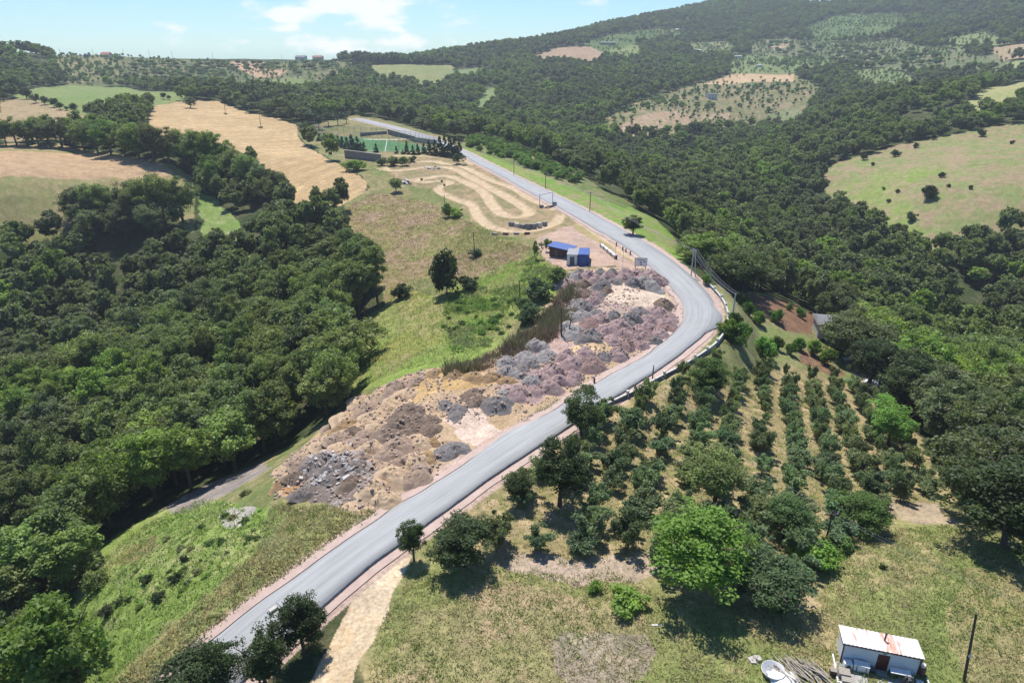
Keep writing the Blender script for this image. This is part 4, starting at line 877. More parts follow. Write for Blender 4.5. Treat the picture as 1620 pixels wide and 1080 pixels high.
for k in range(6):
    rng = np.random.default_rng(700 + k); nr2, na2 = 26, 64
    r_ = np.linspace(0, 1.25, nr2)[:, None]; a_ = np.linspace(0, 2 * math.pi, na2, endpoint=False)[None]
    lob = 1 + .16 * np.sin(a_ * 2 + rng.random() * 6) + .10 * np.sin(a_ * 3 + rng.random() * 6) + .06 * np.sin(a_ * 5 + rng.random() * 6)
    X = r_ * np.cos(a_) * lob; Y = r_ * np.sin(a_) * lob
    hgt = np.clip(1 - r_ * np.ones_like(a_), -1, 1); Zh = .66 * (1 - np.minimum(r_, 1) ** 1.7) * np.ones_like(a_) + np.minimum(hgt, 0) * .6
    Zh = Zh + ((fbm(X * 10 + 40 * k, Y * 10, 4.2, 5, .7) - .5) * .52 + (fbm(X * 10 + 70 * k, Y * 10, 1.2, 3, .7) - .5) * .26) * np.clip(1.15 - r_, 0, 1)
    idx = np.arange(nr2 * na2).reshape(nr2, na2); nx = np.roll(idx, -1, 1)
    q = np.stack([idx[:-1], nx[:-1], nx[1:], idx[1:]], -1).reshape(-1, 4)
    HEAP.append(mesh_np('heap', np.stack([X, Y, Zh], -1).reshape(-1, 3), q[:, ::-1], None, None, True))
    HEAP[-1].materials.append(HM['P'])
HEAPS = []
def heap_top(x, y, z):
    for hx, hy, hz, hr, hh in HEAPS:
        d = np.hypot(x - hx, y - hy) / hr; z = np.maximum(z, np.where(d < .95, hz + hh * .66 * (1 - np.minimum(d, 1) ** 1.7), -99))
    return z
def heap(u, v, wpx, key, where, k, squash=1.0):
    p = at(u, v); s = depth(p) / F; R = wpx * s * (.64 if v < 640 else .60)
    o = link('rubble_heap', HEAP[k % 6], None, (p.x, p.y, p.z - .12)); o.scale = (R * random.uniform(.92, 1.1), R * random.uniform(.95, 1.15), R * random.uniform(.95, 1.3) * squash); o.rotation_euler.z = random.uniform(0, 6.28)
    HEAPS.append((p.x, p.y, p.z - .12, R, o.scale[2]))
    o.material_slots[0].link = 'OBJECT'; o.material_slots[0].material = HM[key]
    tagp(o, f'{WORD[key]} heap {where}', 'heap', f'{WORD[key]} heaps {where}')
H3 = [(670,85,110,'G'),(590,140,170,'P'),(760,75,120,'P'),(820,110,110,'P'),(920,85,120,'P'),(1050,95,120,'P'),(980,125,100,'D'),(880,150,130,'D'),(1150,70,150,'P'),(1220,150,160,'G'),(1300,120,160,'P'),(1120,135,110,'D'),(1250,75,150,'P'),(720,150,110,'B'),(680,215,120,'P'),(830,245,110,'P'),(760,225,110,'B'),(870,230,80,'D'),(650,258,60,'L'),(700,300,120,'G'),(650,290,80,'G'),(800,290,120,'P'),(720,335,140,'D'),(640,350,110,'G'),(830,375,100,'D'),(720,400,130,'G'),(620,410,130,'G'),(780,450,140,'R'),(870,420,130,'P'),(960,400,120,'D'),(1110,420,140,'D'),(1180,370,130,'D'),(1000,480,150,'P'),(920,510,150,'P'),(1080,460,110,'D'),(1230,430,140,'P'),(1310,370,150,'P'),(1350,310,150,'B'),(1420,420,130,'P'),(1380,470,150,'P'),(1150,510,140,'P'),(1240,500,120,'P'),(1330,540,150,'P'),(1400,500,110,'R'),(650,540,170,'G'),(590,480,100,'L'),(780,570,190,'D'),(960,600,160,'P'),(1060,540,130,'P'),(1060,640,150,'R'),(1150,590,120,'P'),(1190,640,110,'P'),(1240,560,110,'P'),(1300,600,120,'D'),(620,80,90,'D'),(700,60,90,'D'),(1180,105,90,'P'),(950,60,100,'D'),(860,55,90,'D'),(1060,55,100,'P')]
for i, (x, y, w_, k_) in enumerate(H3): heap(780 + x / 5.0625, 420 + (y + w_ * .12) / 5.0625, w_ / 5.0625, k_, 'in the crowded tip inside the road bend', i)
heap(780 + 915 / 5.0625, 420 + 208 / 5.0625, 17, 'B', 'alone on the bare sand inside the bend', 2)
H3b = [(340,650,180,'G'),(280,730,170,'G'),(430,720,170,'G'),(125,770,160,'G'),(140,850,150,'G'),(240,830,120,'D'),(320,800,110,'D'),(590,720,140,'P'),(740,700,150,'P'),(650,770,180,'P'),(800,790,170,'R'),(890,730,120,'D'),(1000,710,150,'P'),(480,850,190,'P'),(380,880,150,'P'),(310,920,130,'G'),(530,920,150,'P'),(640,890,170,'P'),(460,970,150,'P'),(340,990,120,'P'),(180,1010,190,'P'),(100,1020,110,'G'),(230,880,110,'D')]
for i, (x, y, w_, k_) in enumerate(H3b): heap(780 + x / 5.0625, 420 + (y + w_ * .12) / 5.0625, w_ / 5.0625, k_, 'in the middle tip below the dry reeds', i + 3)
H4 = [(740,385,200,'D'),(600,380,170,'B'),(430,430,150,'D'),(330,400,130,'D'),(500,330,120,'B'),(560,300,120,'B'),(420,470,120,'D'),(100,520,170,'B'),(200,600,180,'B'),(60,590,150,'B'),(200,530,170,'B'),(120,690,210,'T'),(370,760,230,'D'),(300,790,160,'D'),(60,860,150,'T'),(170,820,140,'O'),(230,700,120,'O'),(20,700,140,'M'),(450,750,150,'D'),(250,140,110,'O'),(400,160,130,'O'),(560,170,120,'O'),(700,180,130,'O'),(820,210,120,'O'),(100,210,130,'M'),(10,1010,190,'M'),(100,960,170,'T')]
for i, (x, y, w_, k_) in enumerate(H4): heap(640 + x / 5.0625, 560 + (y + w_ * .1) / 5.0625, w_ / 5.0625, k_, 'near the pale turning place by the road', i + 1, .75)
H8 = [(930,60,170,'M'),(820,100,130,'T'),(710,130,130,'T'),(1010,90,130,'T'),(930,130,130,'T'),(740,180,150,'M'),(860,190,140,'T'),(790,240,160,'T'),(620,240,180,'T'),(600,290,140,'O'),(720,290,130,'T'),(820,290,120,'T'),(640,340,140,'B'),(740,345,110,'M'),(870,360,200,'B'),(560,370,140,'M'),(580,440,150,'T'),(690,400,150,'M'),(930,410,160,'M'),(1000,210,230,'B'),(950,270,160,'B'),(780,430,150,'T'),(870,480,150,'M'),(1060,510,120,'T'),(900,610,190,'T'),(1060,600,190,'M'),(780,690,180,'T'),(850,760,180,'T'),(460,510,190,'K'),(560,540,170,'K'),(660,560,150,'K'),(380,560,130,'K'),(300,620,140,'B'),(520,620,150,'K'),(690,500,130,'M'),(960,520,110,'M'),(460,400,120,'T'),(520,300,110,'M'),(300,520,120,'M'),(200,660,120,'O'),(340,720,140,'K'),(640,640,140,'B')]
for i, (x, y, w_, k_) in enumerate(H8): heap(400 + x / 4.05, 600 + (y + w_ * .1) / 4.05, w_ / 4.05, k_, 'in the lower tip above the left wood', i + 2, .8)
q = fill([(880,440),(905,428),(1020,427),(1048,440),(1072,470),(1083,495),(1070,520),(1000,568),(930,606),(880,640),(812,676),(745,712),(690,755),(630,790),(560,810),(470,812),(432,790),(430,750),(470,712),(545,648),(640,592),(690,580),(730,590),(800,562),(860,520)], 5500)
q = q[fbm(q[:, 0], q[:, 1], 7, 3) > .42]; n_ = len(q); sz_ = .06 + .17 * RNG.random(n_) ** 3; cube = np.array([(-1,-1,-1),(1,-1,-1),(1,1,-1),(-1,1,-1),(-1,-1,1),(1,-1,1),(1,1,1),(-1,1,1)], float)
Vr = cube[None] * sz_[:, None, None] * (.6 + .5 * RNG.random((n_, 8, 3))); an = RNG.random(n_) * 6.28; ca, sa = np.cos(an)[:, None], np.sin(an)[:, None]
Vr = np.stack([Vr[..., 0] * ca - Vr[..., 1] * sa + q[:, :1], Vr[..., 0] * sa + Vr[..., 1] * ca + q[:, 1:], Vr[..., 2] + (heap_top(q[:, 0], q[:, 1], ground(q[:, 0], q[:, 1])) + .04)[:, None]], -1)
Fr = (np.array([(3,2,1,0),(4,5,6,7),(0,1,5,4),(1,2,6,5),(2,3,7,6),(3,0,4,7)])[None] + np.arange(n_)[:, None, None] * 8).reshape(-1, 4)
o = link('rubble', mesh_np('rubble', Vr.reshape(-1, 3), Fr, mat('rubble_stone', (.40, .31, .25), (.23, .17, .145), .95, .9))); tagp(o, 'litter of small stones and rubble between the tipped heaps', 'rubble', None, 'stuff')
# broken concrete on the lower tip: the larger lumps one by one, the rest as litter
def chunk(seed):
    rng = random.Random(seed); mb = MB(); a, b_, c = rng.uniform(.35, .9), rng.uniform(.3, .6), rng.uniform(.12, .35)
    vs = [(sx * a * rng.uniform(.6, 1.1), sy * b_ * rng.uniform(.6, 1.1), sz * c * rng.uniform(.7, 1.1)) for sz in (-1, 1) for sx, sy in ((-1, -1), (1, -1), (1, 1), (-1, 1))]
    mb.add(vs, [(3, 2, 1, 0), (4, 5, 6, 7), (0, 1, 5, 4), (1, 2, 6, 5), (2, 3, 7, 6), (3, 0, 4, 7)]); return mb
CONC = mat('broken_concrete', (.52, .48, .45), (.36, .33, .31), .9, 3, .5)
CHK = []
for k in range(5):
    mb = chunk(k); me = bpy.data.meshes.new('chunk'); me.from_pydata(mb.v, [], mb.f); me.materials.append(CONC); CHK.append(me)
for k in range(150):
    x, y = random.choice([(random.gauss(560, 120), random.gauss(640, 50)), (random.gauss(430, 70), random.gauss(600, 60)), (random.gauss(600, 60), random.gauss(540, 40))])
    p = at(400 + x / 4.05, 600 + y / 4.05)
    o = link('concrete_chunk', CHK[k % 5], None, (p.x, p.y, float(heap_top(p.x, p.y, p.z)) + random.uniform(.0, .2))); s = random.uniform(.22, .65); o.scale = (s, s, s)
    o.rotation_euler = (random.uniform(-.9, .9), random.uniform(-.9, .9), random.uniform(0, 6))
    tagp(o, 'pale lump of broken concrete on the lower tip', 'chunk', 'lumps of broken concrete on the lower tip')

# ------------------------------------------------------------------ dry reeds, grass and weeds
def blades(name, pts, hts, wds, cols, label, cat, lean=.3, per=5, spread=.3):
    """clumps of upright blades, one object for what nobody could count"""
    n = len(pts); gzp = ground(pts[:, 0], pts[:, 1]); V = []; Cc = []
    for k in range(per):
        a = RNG.random(n) * 6.283; off = (RNG.random((n, 2)) - .5) * spread * 2; h = hts * (.6 + .6 * RNG.random(n)); wd = wds * (.7 + .6 * RNG.random(n))
        bx, by = pts[:, 0] + off[:, 0], pts[:, 1] + off[:, 1]; ln = (RNG.random((n, 2)) - .5) * 2 * lean * h[:, None]
        ca, sa = np.cos(a) * wd, np.sin(a) * wd
        q = np.stack([np.stack([bx - ca, by - sa, gzp - .05], -1), np.stack([bx + ca, by + sa, gzp - .05], -1),
                      np.stack([bx + ln[:, 0] + ca * .45, by + ln[:, 1] + sa * .45, gzp + h], -1), np.stack([bx + ln[:, 0] - ca * .45, by + ln[:, 1] - sa * .45, gzp + h], -1)], 1)
        V.append(q); Cc.append(np.repeat(cols * (.8 + .4 * RNG.random((n, 1))), 4, 0))
    V = np.concatenate(V).reshape(-1, 3); Cc = np.concatenate(Cc)
    o = link(name, mesh_np(name, V, np.arange(len(V)).reshape(-1, 4), BLADE, {'cover': ('POINT', 'FLOAT_COLOR', np.c_[Cc, np.ones(len(Cc))])}))
    return tagp(o, label, cat, None, 'stuff')
m, nt, b = newmat('blades'); BLADE = m
ba = N(nt, 'ShaderNodeAttribute', attribute_name='cover'); nt.links.new(ba.outputs['Color'], b.inputs['Base Color']); setin(b, Roughness=.8); b.inputs['Specular IOR Level'].default_value = .15
btr = N(nt, 'ShaderNodeBsdfTranslucent'); nt.links.new(ba.outputs['Color'], btr.inputs['Color']); bms = N(nt, 'ShaderNodeMixShader'); bms.inputs[0].default_value = .3
nt.links.new(b.outputs[0], bms.inputs[1]); nt.links.new(btr.outputs[0], bms.inputs[2]); nt.links.new(bms.outputs[0], nt.nodes['Material Output'].inputs['Surface'])
def palette(pts, size, *cols):
    f = np.clip((fbm(pts[:, 0], pts[:, 1], size, 3) - .5) * 3.5 + .5 + (RNG.random(len(pts)) - .5) * .5, 0, .999) * (len(cols) - 1)
    i = f.astype(int); t = (f - i)[:, None]; cols = np.array(cols); return cols[i] * (1 - t) + cols[np.minimum(i + 1, len(cols) - 1)] * t
q = fill([(905,458),(922,470),(905,505),(880,535),(840,560),(800,575),(755,588),(715,596),(700,590),(745,572),(800,548),(845,522),(868,495),(880,470)], 2600)
blades('dry_reeds', q, (.35 + 1.7 * ctr(fbm(q[:, 0], q[:, 1], 4, 3))) * (.6 + .6 * RNG.random(len(q))), np.full(len(q), .06), palette(q, 4, (.24,.18,.125), (.16,.115,.085), (.31,.24,.16), (.21,.2,.10)), 'thick band of dead brown reeds between the meadow and the heaps', 'reeds', .5, 6, .6)
def onroad(q): return np.min([np.hypot(*(q - r)) for r in RP[::2, :2]])
def off_road(q, m=1.0):
    d = np.full(len(q), 1e9)
    for r in RP[::2]: d = np.minimum(d, np.hypot(q[:, 0] - r[0], q[:, 1] - r[1]) - r[2] / 2)
    return q[d > m]
q = off_road(np.concatenate([fill([(600,1000),(650,900),(760,905),(980,905),(1100,965),(1290,965),(1340,850),(1500,830),(1640,890),(1660,1100),(580,1100)], 9000), fill([(640,870),(700,825),(800,780),(850,730),(960,660),(1110,575),(1300,600),(1480,770),(1400,830),(1100,900),(800,900)], 6000)]))
isp = grid_sample((zone == STRUCTS.index('dirt_path')).astype(float), q[:, 0], q[:, 1]) > .1; q = q[~isp]
blades('grass', q, .12 + .2 * RNG.random(len(q)) ** 2, np.full(len(q), .045), palette(q, 6, (.23,.29,.085), (.34,.34,.14), (.46,.39,.22), (.27,.32,.11)), 'rough summer grass, part green and part straw coloured, right of the road', 'grass', 1.6, 5, .35)
q = off_road(np.concatenate([fill([(430,800),(560,812),(640,792),(700,750),(675,770),(540,858),(330,1008),(240,1095),(170,1095),(260,1010),(330,940),(400,880)], 3600), fill([(800,700),(850,670),(900,640),(880,630),(820,670)], 400)]), 1.3)
blades('roadside_weeds', q, .1 + .38 * RNG.random(len(q)) ** 3, np.full(len(q), .06), palette(q, 3.5, (.24,.32,.09), (.50,.42,.22), (.46,.5,.24), (.36,.33,.15)), 'tall weeds and dry stalks along the left verge of the road', 'weeds', 1.2, 6, .4)
q = off_road(fill([(545,330),(590,305),(640,312),(690,325),(740,350),(790,380),(840,392),(800,425),(700,440),(640,470),(600,450)], 8000), 1.5)
blades('meadow_straw', q, .15 + .3 * RNG.random(len(q)) ** 2, np.full(len(q), .05), palette(q, 9, (.29,.225,.135), (.35,.26,.17), (.25,.23,.10)), 'dry brownish grass on the upper meadow', 'grass', 1.2, 4, .6)
q = off_road(fill([(605,455),(640,475),(700,445),(740,350),(840,392),(890,430),(830,500),(740,570),(565,618),(550,535),(605,450)], 9000), 1.5)
blades('meadow_grass', q, .15 + .3 * RNG.random(len(q)) ** 2, np.full(len(q), .05), palette(q, 9, (.23,.31,.075), (.30,.31,.12), (.34,.29,.15), (.25,.31,.10)), 'thin summer grass over the meadow left of the heaps', 'grass', 1.3, 4, .6)
q = fill([(700,500),(712,470),(760,440),(800,425),(850,405),(890,440),(850,470),(800,490),(775,550),(720,560)], 2200); q = q[fbm(q[:, 0], q[:, 1], 6, 3) > .5]
blades('meadow_herbs', q, .2 + .45 * RNG.random(len(q)) ** 2, np.full(len(q), .13), palette(q, 5, (.15,.26,.05), (.22,.32,.07), (.25,.3,.12)), 'lush herbs and brambles in the green part of the meadow', 'herbs', 1.5, 6, .7)
q = fill([(60,1095),(40,1020),(110,940),(230,830),(320,790),(400,810),(440,830),(400,880),(330,940),(250,1010),(180,1095)], 4000)
blades('slope_herbs', q, .08 + .3 * RNG.random(len(q)) ** 3, np.full(len(q), .07), palette(q, 5, (.18,.28,.06), (.26,.37,.09), (.35,.39,.15), (.22,.32,.09)), 'lush green herbs over the slope below the tip', 'herbs', 1.5, 6, .4)

# ------------------------------------------------------------------ low wall with posts round the bend
CONCRETE = mat('concrete', (.50, .47, .43), (.40, .37, .34), .85, 1.5, .2); WHITE = mat('white_paint', (.78, .77, .74), (.66, .64, .6), .6, 1.2)
GREYW = mat('dark_concrete', (.23, .22, .22), (.17, .165, .165), .9, .6, .3); STEEL = mat('steel', (.42, .43, .45), (.34, .35, .37), .4, 3, metal=.6); BLACK = mat('black_iron', (.03, .03, .032), (.045, .04, .038), .6, 4)
def wall_run(name, label, pts, hgt, thick, post_every, post_h, capm, bodym, below=1.6):
    P = resample(smooth(resample(px(pts), 1.0), 3), 1.25); nrm = normals2(P); z0 = smooth(ground(P[:, 0], P[:, 1])[:, None], 6)[:, 0]
    base = thing(name, label, 'wall', (P[0, 0], P[0, 1], z0[0])); O = np.array([P[0, 0], P[0, 1], z0[0]])
    def sweep(nm, half, lo, hi, mt):
        prof = [(-half, lo), (-half, hi), (half, hi), (half, lo)]
        V = np.stack([np.c_[P + nrm * a, z0 + c] for a, c in prof], 1) - O; k = len(P); idx = np.arange(k * 4).reshape(k, 4)
        q = np.stack([idx[:-1], np.roll(idx, -1, 1)[:-1], np.roll(idx, -1, 1)[1:], idx[1:]], -1).reshape(-1, 4)
        q = np.r_[q, [[0, 3, 2, 1]], [[idx[-1, 0], idx[-1, 1], idx[-1, 2], idx[-1, 3]]]]
        link(nm, mesh_np(nm, V.reshape(-1, 3), q, mt), base)
    sweep('wall_body', thick / 2, -below, hgt - .10, bodym); sweep('coping', thick / 2 + .06, hgt - .098, hgt, capm)
    if post_every:
        s = max(1, int(post_every / 1.25)); mb = MB().box(-.17, .17, -.17, .17, -below, post_h).box(-.22, .22, -.22, .22, post_h + .002, post_h + .1); pm = None
        for i in range(0, len(P), s):
            if pm is None: po = mb.build('post', bodym if False else capm, base); pm = po.data
            else: po = link('post', pm, base)
            d = P[min(i + 1, len(P) - 1)] - P[max(i - 1, 0)]; po.location = (P[i, 0] - O[0], P[i, 1] - O[1], z0[i] - O[2]); po.rotation_euler.z = math.atan2(d[1], d[0])
    return base
wall_run('retaining_wall', 'low pale concrete wall with square posts around the outside of the bend', [(958,645),(985,632),(1003,624),(1041,602),(1072,587),(1098,572),(1114,561),(1132,548),(1146,530),(1151,512),(1151,497),(1146,482),(1136,468),(1121,452)], .75, .25, 5.2, 1.15, mat('pale_concrete', (.56, .54, .50), (.45, .43, .40), .85, 1.5, .2), GREYW)
def gwall(name, label, a, b_, hgt, mt, thick=.4):
    A_, B_ = at(*a), at(*b_); d = B_ - A_; L = math.hypot(d.x, d.y); o = thing(name, label, 'wall', A_, math.atan2(d.y, d.x))
    mb = MB(); mb.box(0, L, -thick / 2, thick / 2, -3, hgt + 0.0); w_ = mb.build('wall_body', mt, o)
    mb = MB(); mb.box(-.05, L + .05, -thick / 2 - .08, thick / 2 + .08, hgt + .002, hgt + .2); mb.build('coping', CONCRETE, o); return o
gwall('retaining_wall', 'dark grey retaining wall holding the near corner of the pitch', (546, 250), (603, 257), 3.6, GREYW)
gwall('retaining_wall', 'long grey retaining wall between the pitch and the upper road', (614, 212), (656, 224), 2.6, GREYW)
gwall('retaining_wall', 'low dark wall behind the far side of the pitch', (570, 216), (612, 212), 2.0, GREYW)
gwall('concrete_wall', 'pale grey wall panel at the road end of the pitch', (657, 224), (692, 229), 2.2, CONCRETE)
# fence round the sports pitch: tall posts and netting
m, nt, b = newmat('netting'); NET = m; setin(b, Roughness=.7); b.inputs['Base Color'].default_value = (.05, .10, .09, 1)
tb = N(nt, 'ShaderNodeBsdfTransparent'); ms = N(nt, 'ShaderNodeMixShader'); ms.inputs[0].default_value = .16
nt.links.new(tb.outputs[0], ms.inputs[1]); nt.links.new(b.outputs[0], ms.inputs[2]); nt.links.new(ms.outputs[0], nt.nodes['Material Output'].inputs['Surface'])
fp = resample(np.r_[px(PITCH_P), px(PITCH_P)[:1]], 4.2); fo = thing('sports_fence', 'tall netting fence on thin posts around the green sports pitch', 'fence', (fp[0, 0], fp[0, 1], pz))
V = []; fs = []
for i, p in enumerate(fp): V += [(p[0] - fp[0, 0], p[1] - fp[0, 1], .1), (p[0] - fp[0, 0], p[1] - fp[0, 1], 5.8)]
for i in range(len(fp) - 1): fs.append((2 * i, 2 * i + 2, 2 * i + 3, 2 * i + 1))
MB().add(V, fs).build('netting', NET, fo)
mb = MB(); mb.tube([(0, 0, -1), (0, 0, 6)], .08, 6); pm = None
for p in fp[:-1][:100]:
    if pm is None: po = mb.build('fence_post', STEEL, fo); pm = po.data
    else: po = link('fence_post', pm, fo)
    po.location = (p[0] - fp[0, 0], p[1] - fp[0, 1], 0)
mb = MB()
for a, c in zip(fp[:-1], fp[1:]): mb.tube([(a[0] - fp[0, 0], a[1] - fp[0, 1], 5.9), (c[0] - fp[0, 0], c[1] - fp[0, 1], 5.9)], .04, 5)
mb.build('top_rail', STEEL, fo)
pp = px(PITCH_P)
c0, c1, c2, c3 = pp[0], pp[1], pp[3], pp[5]; lines = MB()
def ln(a, b_):
    d = (b_ - a) / np.hypot(*(b_ - a)) ; nn_ = np.array([-d[1], d[0]]) * .12
    lines.add([(*(a - nn_), pz + .03), (*(b_ - nn_), pz + .03), (*(b_ + nn_), pz + .03), (*(a + nn_), pz + .03)], [(0, 1, 2, 3)])
for a, b_ in ((pp[1], pp[2]), (pp[2], pp[3]), (pp[3], pp[4]), (pp[4], pp[5])): ln(a + (pp.mean(0) - a) * .1, b_ + (pp.mean(0) - b_) * .1)
ln((pp[1] + pp[2]) / 2, (pp[4] + pp[5]) / 2)
tagp(lines.build('pitch_markings', WHITE), kind='structure')

# ------------------------------------------------------------------ poles and lines
WOOD = mat('pole_wood', (.10, .075, .055), (.06, .045, .035), .9, 3, .4, stretch=(4, 4, .4)); PALEWOOD = mat('weathered_wood', (.46, .41, .35), (.30, .26, .21), .9, 4, .4, stretch=(4, 4, .6))
def pole(u, v, vt, label, group=None, r=.13, mt=WOOD, arm=True, lean=0.0, name='power_pole'):
    p = at(u, v); s = depth(p) / F; dep = math.atan2(50 - p.z, math.hypot(p.x, p.y)); h = (v - vt) * s / math.cos(dep)
    o = thing(name, label, 'pole', (p.x, p.y, p.z), random.uniform(-.3, .3), group); o.rotation_euler.y = lean
    MB().tube([(0, 0, -.5), (0, 0, h * .5), (0, 0, h)], [r, r * .85, r * .65], 9).build('shaft', mt, o)
    if arm:
        mb = MB(); mb.box(-.75, .75, -.05, .05, h - .55, h - .43); mb.build('crossarm', mt, o)
        for x in (-.65, 0, .65):
            ins = MB(); ins.lathe([(.0, 0), (.05, .0), (.06, .06), (.03, .1), (.05, .16), (0, .2)], 8, (x, .0 if x else .09, h - .42)); ins.build('insulator', WHITE, o, None, True)
    return o, Vector((p.x, p.y, p.z + h - .3))
pl = pole(1525, 1076, 970, 'tall wooden pole on the straw coloured grass right of the shed', r=.13, arm=False, lean=-.13)[0]; pl.rotation_euler.z = 0
mb = MB(); mb.box(-.07, .1, -.2, -.1, 2.9, 3.2); mb.build('fuse_box', WHITE, pl)
_, w1 = pole(1305, 862, 808, 'dark wooden pole rising from the thicket at the foot of the orchard')
pole(752, 409, 368, 'thin pole standing in a low bush on the upper meadow', arm=False, lean=-.06)
pole(823, 478, 444, 'thin dark leaning pole on the green meadow below the hut', arm=False, lean=-.05)
pole(704, 336, 309, 'short pole rising from the dark bush on the meadow', arm=False)
pole(624, 294, 276, 'pole behind the small lone tree of the upper meadow', arm=False)
pole(566, 264, 252, 'pole above the bramble below the pitch wall', arm=False)
_, wa = pole(933, 336, 304, 'power pole on the grass bank right of the road, nearest the bend', r=.14)
_, wb = pole(863, 298, 272, 'power pole on the bank beside the middle of the upper road', r=.14)
_, wc = pole(813, 277, 254, 'power pole on the bank where the upper road starts to climb', r=.14)
_, wd = pole(1157, 514, 465, 'thick grey concrete pole at the outside of the road bend', r=.2, mt=CONCRETE, arm=False)
p_, we = pole(1093, 438, 394, 'twin pole carrying wires at the wood edge above the bend', r=.16, mt=CONCRETE)
mb = MB(); mb.tube([(1.1, 0, -.5), (.35, 0, we.z - at(1093, 438).z)], [.14, .1], 8); mb.build('brace', CONCRETE, p_)
_, wf = pole(1032, 602, 578, 'short dark pole behind the low wall at the orchard corner', r=.12, arm=False)
for i, (u, v, vt) in enumerate([(357,180,165),(413,202,183)]): pole(u, v, vt, ('power pole in the far part of the wheat field', 'power pole in the middle of the wheat field')[i], r=.16, arm=False)
for u, v, vt in [(96,88,76),(148,88,78),(197,92,78),(238,94,80),(274,96,82),(338,98,84),(447,101,87)]: pole(u, v + 1, vt, 'thin pole standing up against the sky on the far left ridge', 'poles on the far left ridge', r=.18, arm=False)
for u, v, wpx in [(357,181,6),(413,203,8)]: stand(u, v, SHRUB, 0, wpx, 3, DRY, 'shrub', 'tuft of dry brush round a pole in the wheat field', 'shrub', 'brush tufts round the wheat field poles')
ad_ = at(893, 531); o = thing('power_pole', 'double leg wooden pole spread like an A beside the grey heaps', 'pole', ad_); s = depth(ad_) / F; hh = 43 * s / .93
mb = MB(); mb.tube([(-.55, 0, -.4), (-.75, 0, hh)], [.15, .1], 8); mb.build('leg', WOOD, o)
mb = MB(); mb.tube([(.65, 0, -.4), (1.1, 0, hh * .62)], [.14, .1], 8); mb.build('leg', WOOD, o)
mb = MB(); mb.tube([(-.6, 0, hh * .18), (.8, 0, hh * .22)], .07, 6); mb.build('strut', WOOD, o)
def wire(a, b_, label, offs=((-.5, 0), (0, 0), (.5, 0)), sag=1.2, r=.022):
    mb = MB(); d = (b_ - a); n_ = Vector((-d.y, d.x, 0)).normalized()
    for ox, oz in offs:
        mb.tube([a + n_ * ox + d * (t / 10) + Vector((0, 0, oz - sag * 4 * (t / 10) * (1 - t / 10))) for t in range(11)], r, 4)
    tagp(mb.build('power_line', STEEL), label, 'power line')
wire(we, wa, 'wires running from the twin pole along the road bank'); wire(wa, wb, 'wires between the two nearer poles of the road bank'); wire(wb, wc, 'wires between the two farther poles of the road bank')
wire(we, wd, 'wires dropping from the twin pole to the concrete pole at the bend', ((-.7, 0), (-.3, .3), (.3, .1), (.7, .3)))
wire(w1, at(1600, 1060) + Vector((12, -6, 5)), 'pair of wires crossing the grass from the orchard pole', ((-.25, 0), (.25, 0)), 1.0, .012)
wire(wf, w1, 'thin wire over the orchard between two wooden poles', ((0, 0),), 2.0, .012)

# ------------------------------------------------------------------ yard huts, sign, barriers and the track gate
def hexa(bl, br, depthv, h): pass
def cbox(name, label, cat, fl, fr, back, h, paint, parts):
    """box building from surveyed front-left, front-right and back-left ground corners"""
    A_, B_ = at(*fl), at(*fr); D_ = at(*back); x = (B_ - A_); L = math.hypot(x.x, x.y); ang = math.atan2(x.y, x.x)
    n_ = Vector((-math.sin(ang), math.cos(ang), 0)); dp = max(2.4, (D_ - A_).dot(n_)); o = thing(name, label, cat, (A_.x, A_.y, min(A_.z, B_.z)), ang)
    parts(o, L, dp, h); return o
def corrug(name, a, b_, rot=None):
    return mat(name, a, b_, .5, .6, 0, metal=.0, spec=.4, stretch=(1, 1, 1))
BLUE_R = corrug('blue_sheet', (.04, .085, .27), (.05, .10, .30)); BLUE_W = corrug('blue_panel', (.025, .075, .26), (.025, .06, .22)); GREYP = corrug('grey_panel', (.78, .78, .78), (.7, .7, .7)); BROWN = mat('brown_board', (.13, .06, .05), (.09, .045, .04), .8, 1, .3)
def seams(o, x0, x1, n, y0, y1, z0, z1, mt, nm='seam'):
    mb = MB()
    for i in range(n + 1):
        x = x0 + (x1 - x0) * i / n; mb.box(x - .035, x + .035, y0, y1, z0, z1)
    mb.build(nm, mt, o)
def cont(roofm, wallm, edge):
    def f(o, L, dp, h):
        MB().box(0, L, 0, dp, .15, h).build('wall', wallm, o); MB().box(-.08, L + .08, -.08, dp + .08, h + .003, h + .14).build('roof', roofm, o)
        mb = MB()
        for x in (-.04, L - .04):
            for y in (-.04, dp - .04): mb.box(x, x + .08, y, y + .08, 0, h)
        mb.box(-.03, L + .03, -.03, dp + .03, 0, .149); mb.build('frame', edge, o)
        mb = MB(); mb.box(L * .28, L * .72, -.03, -.003, .2, h * .85); mb.build('door', edge if wallm is GREYP else roofm, o)
        seams(o, .15, L - .15, 4, dp + .003, dp + .03, .2, h - .1, edge)
    return f
DKG = mat('dark_grey_metal', (.12, .12, .125), (.09, .09, .095), .6, 2)
cbox('site_container', 'white and grey site container at the front of the yard', 'container', (896.5, 420), (913.2, 419), (889, 409), 2.7, None, cont(mat('grey_roof', (.30, .30, .31), (.24, .24, .25), .7, 1), GREYP, DKG))
cbox('site_container', 'bright blue site container standing right of the white container', 'container', (914.3, 420.5), (930.5, 419.8), (908, 409), 2.8, None, cont(BLUE_R, BLUE_W, mat('dark_blue', (.02, .04, .12), (.02, .035, .1), .6, 2)))
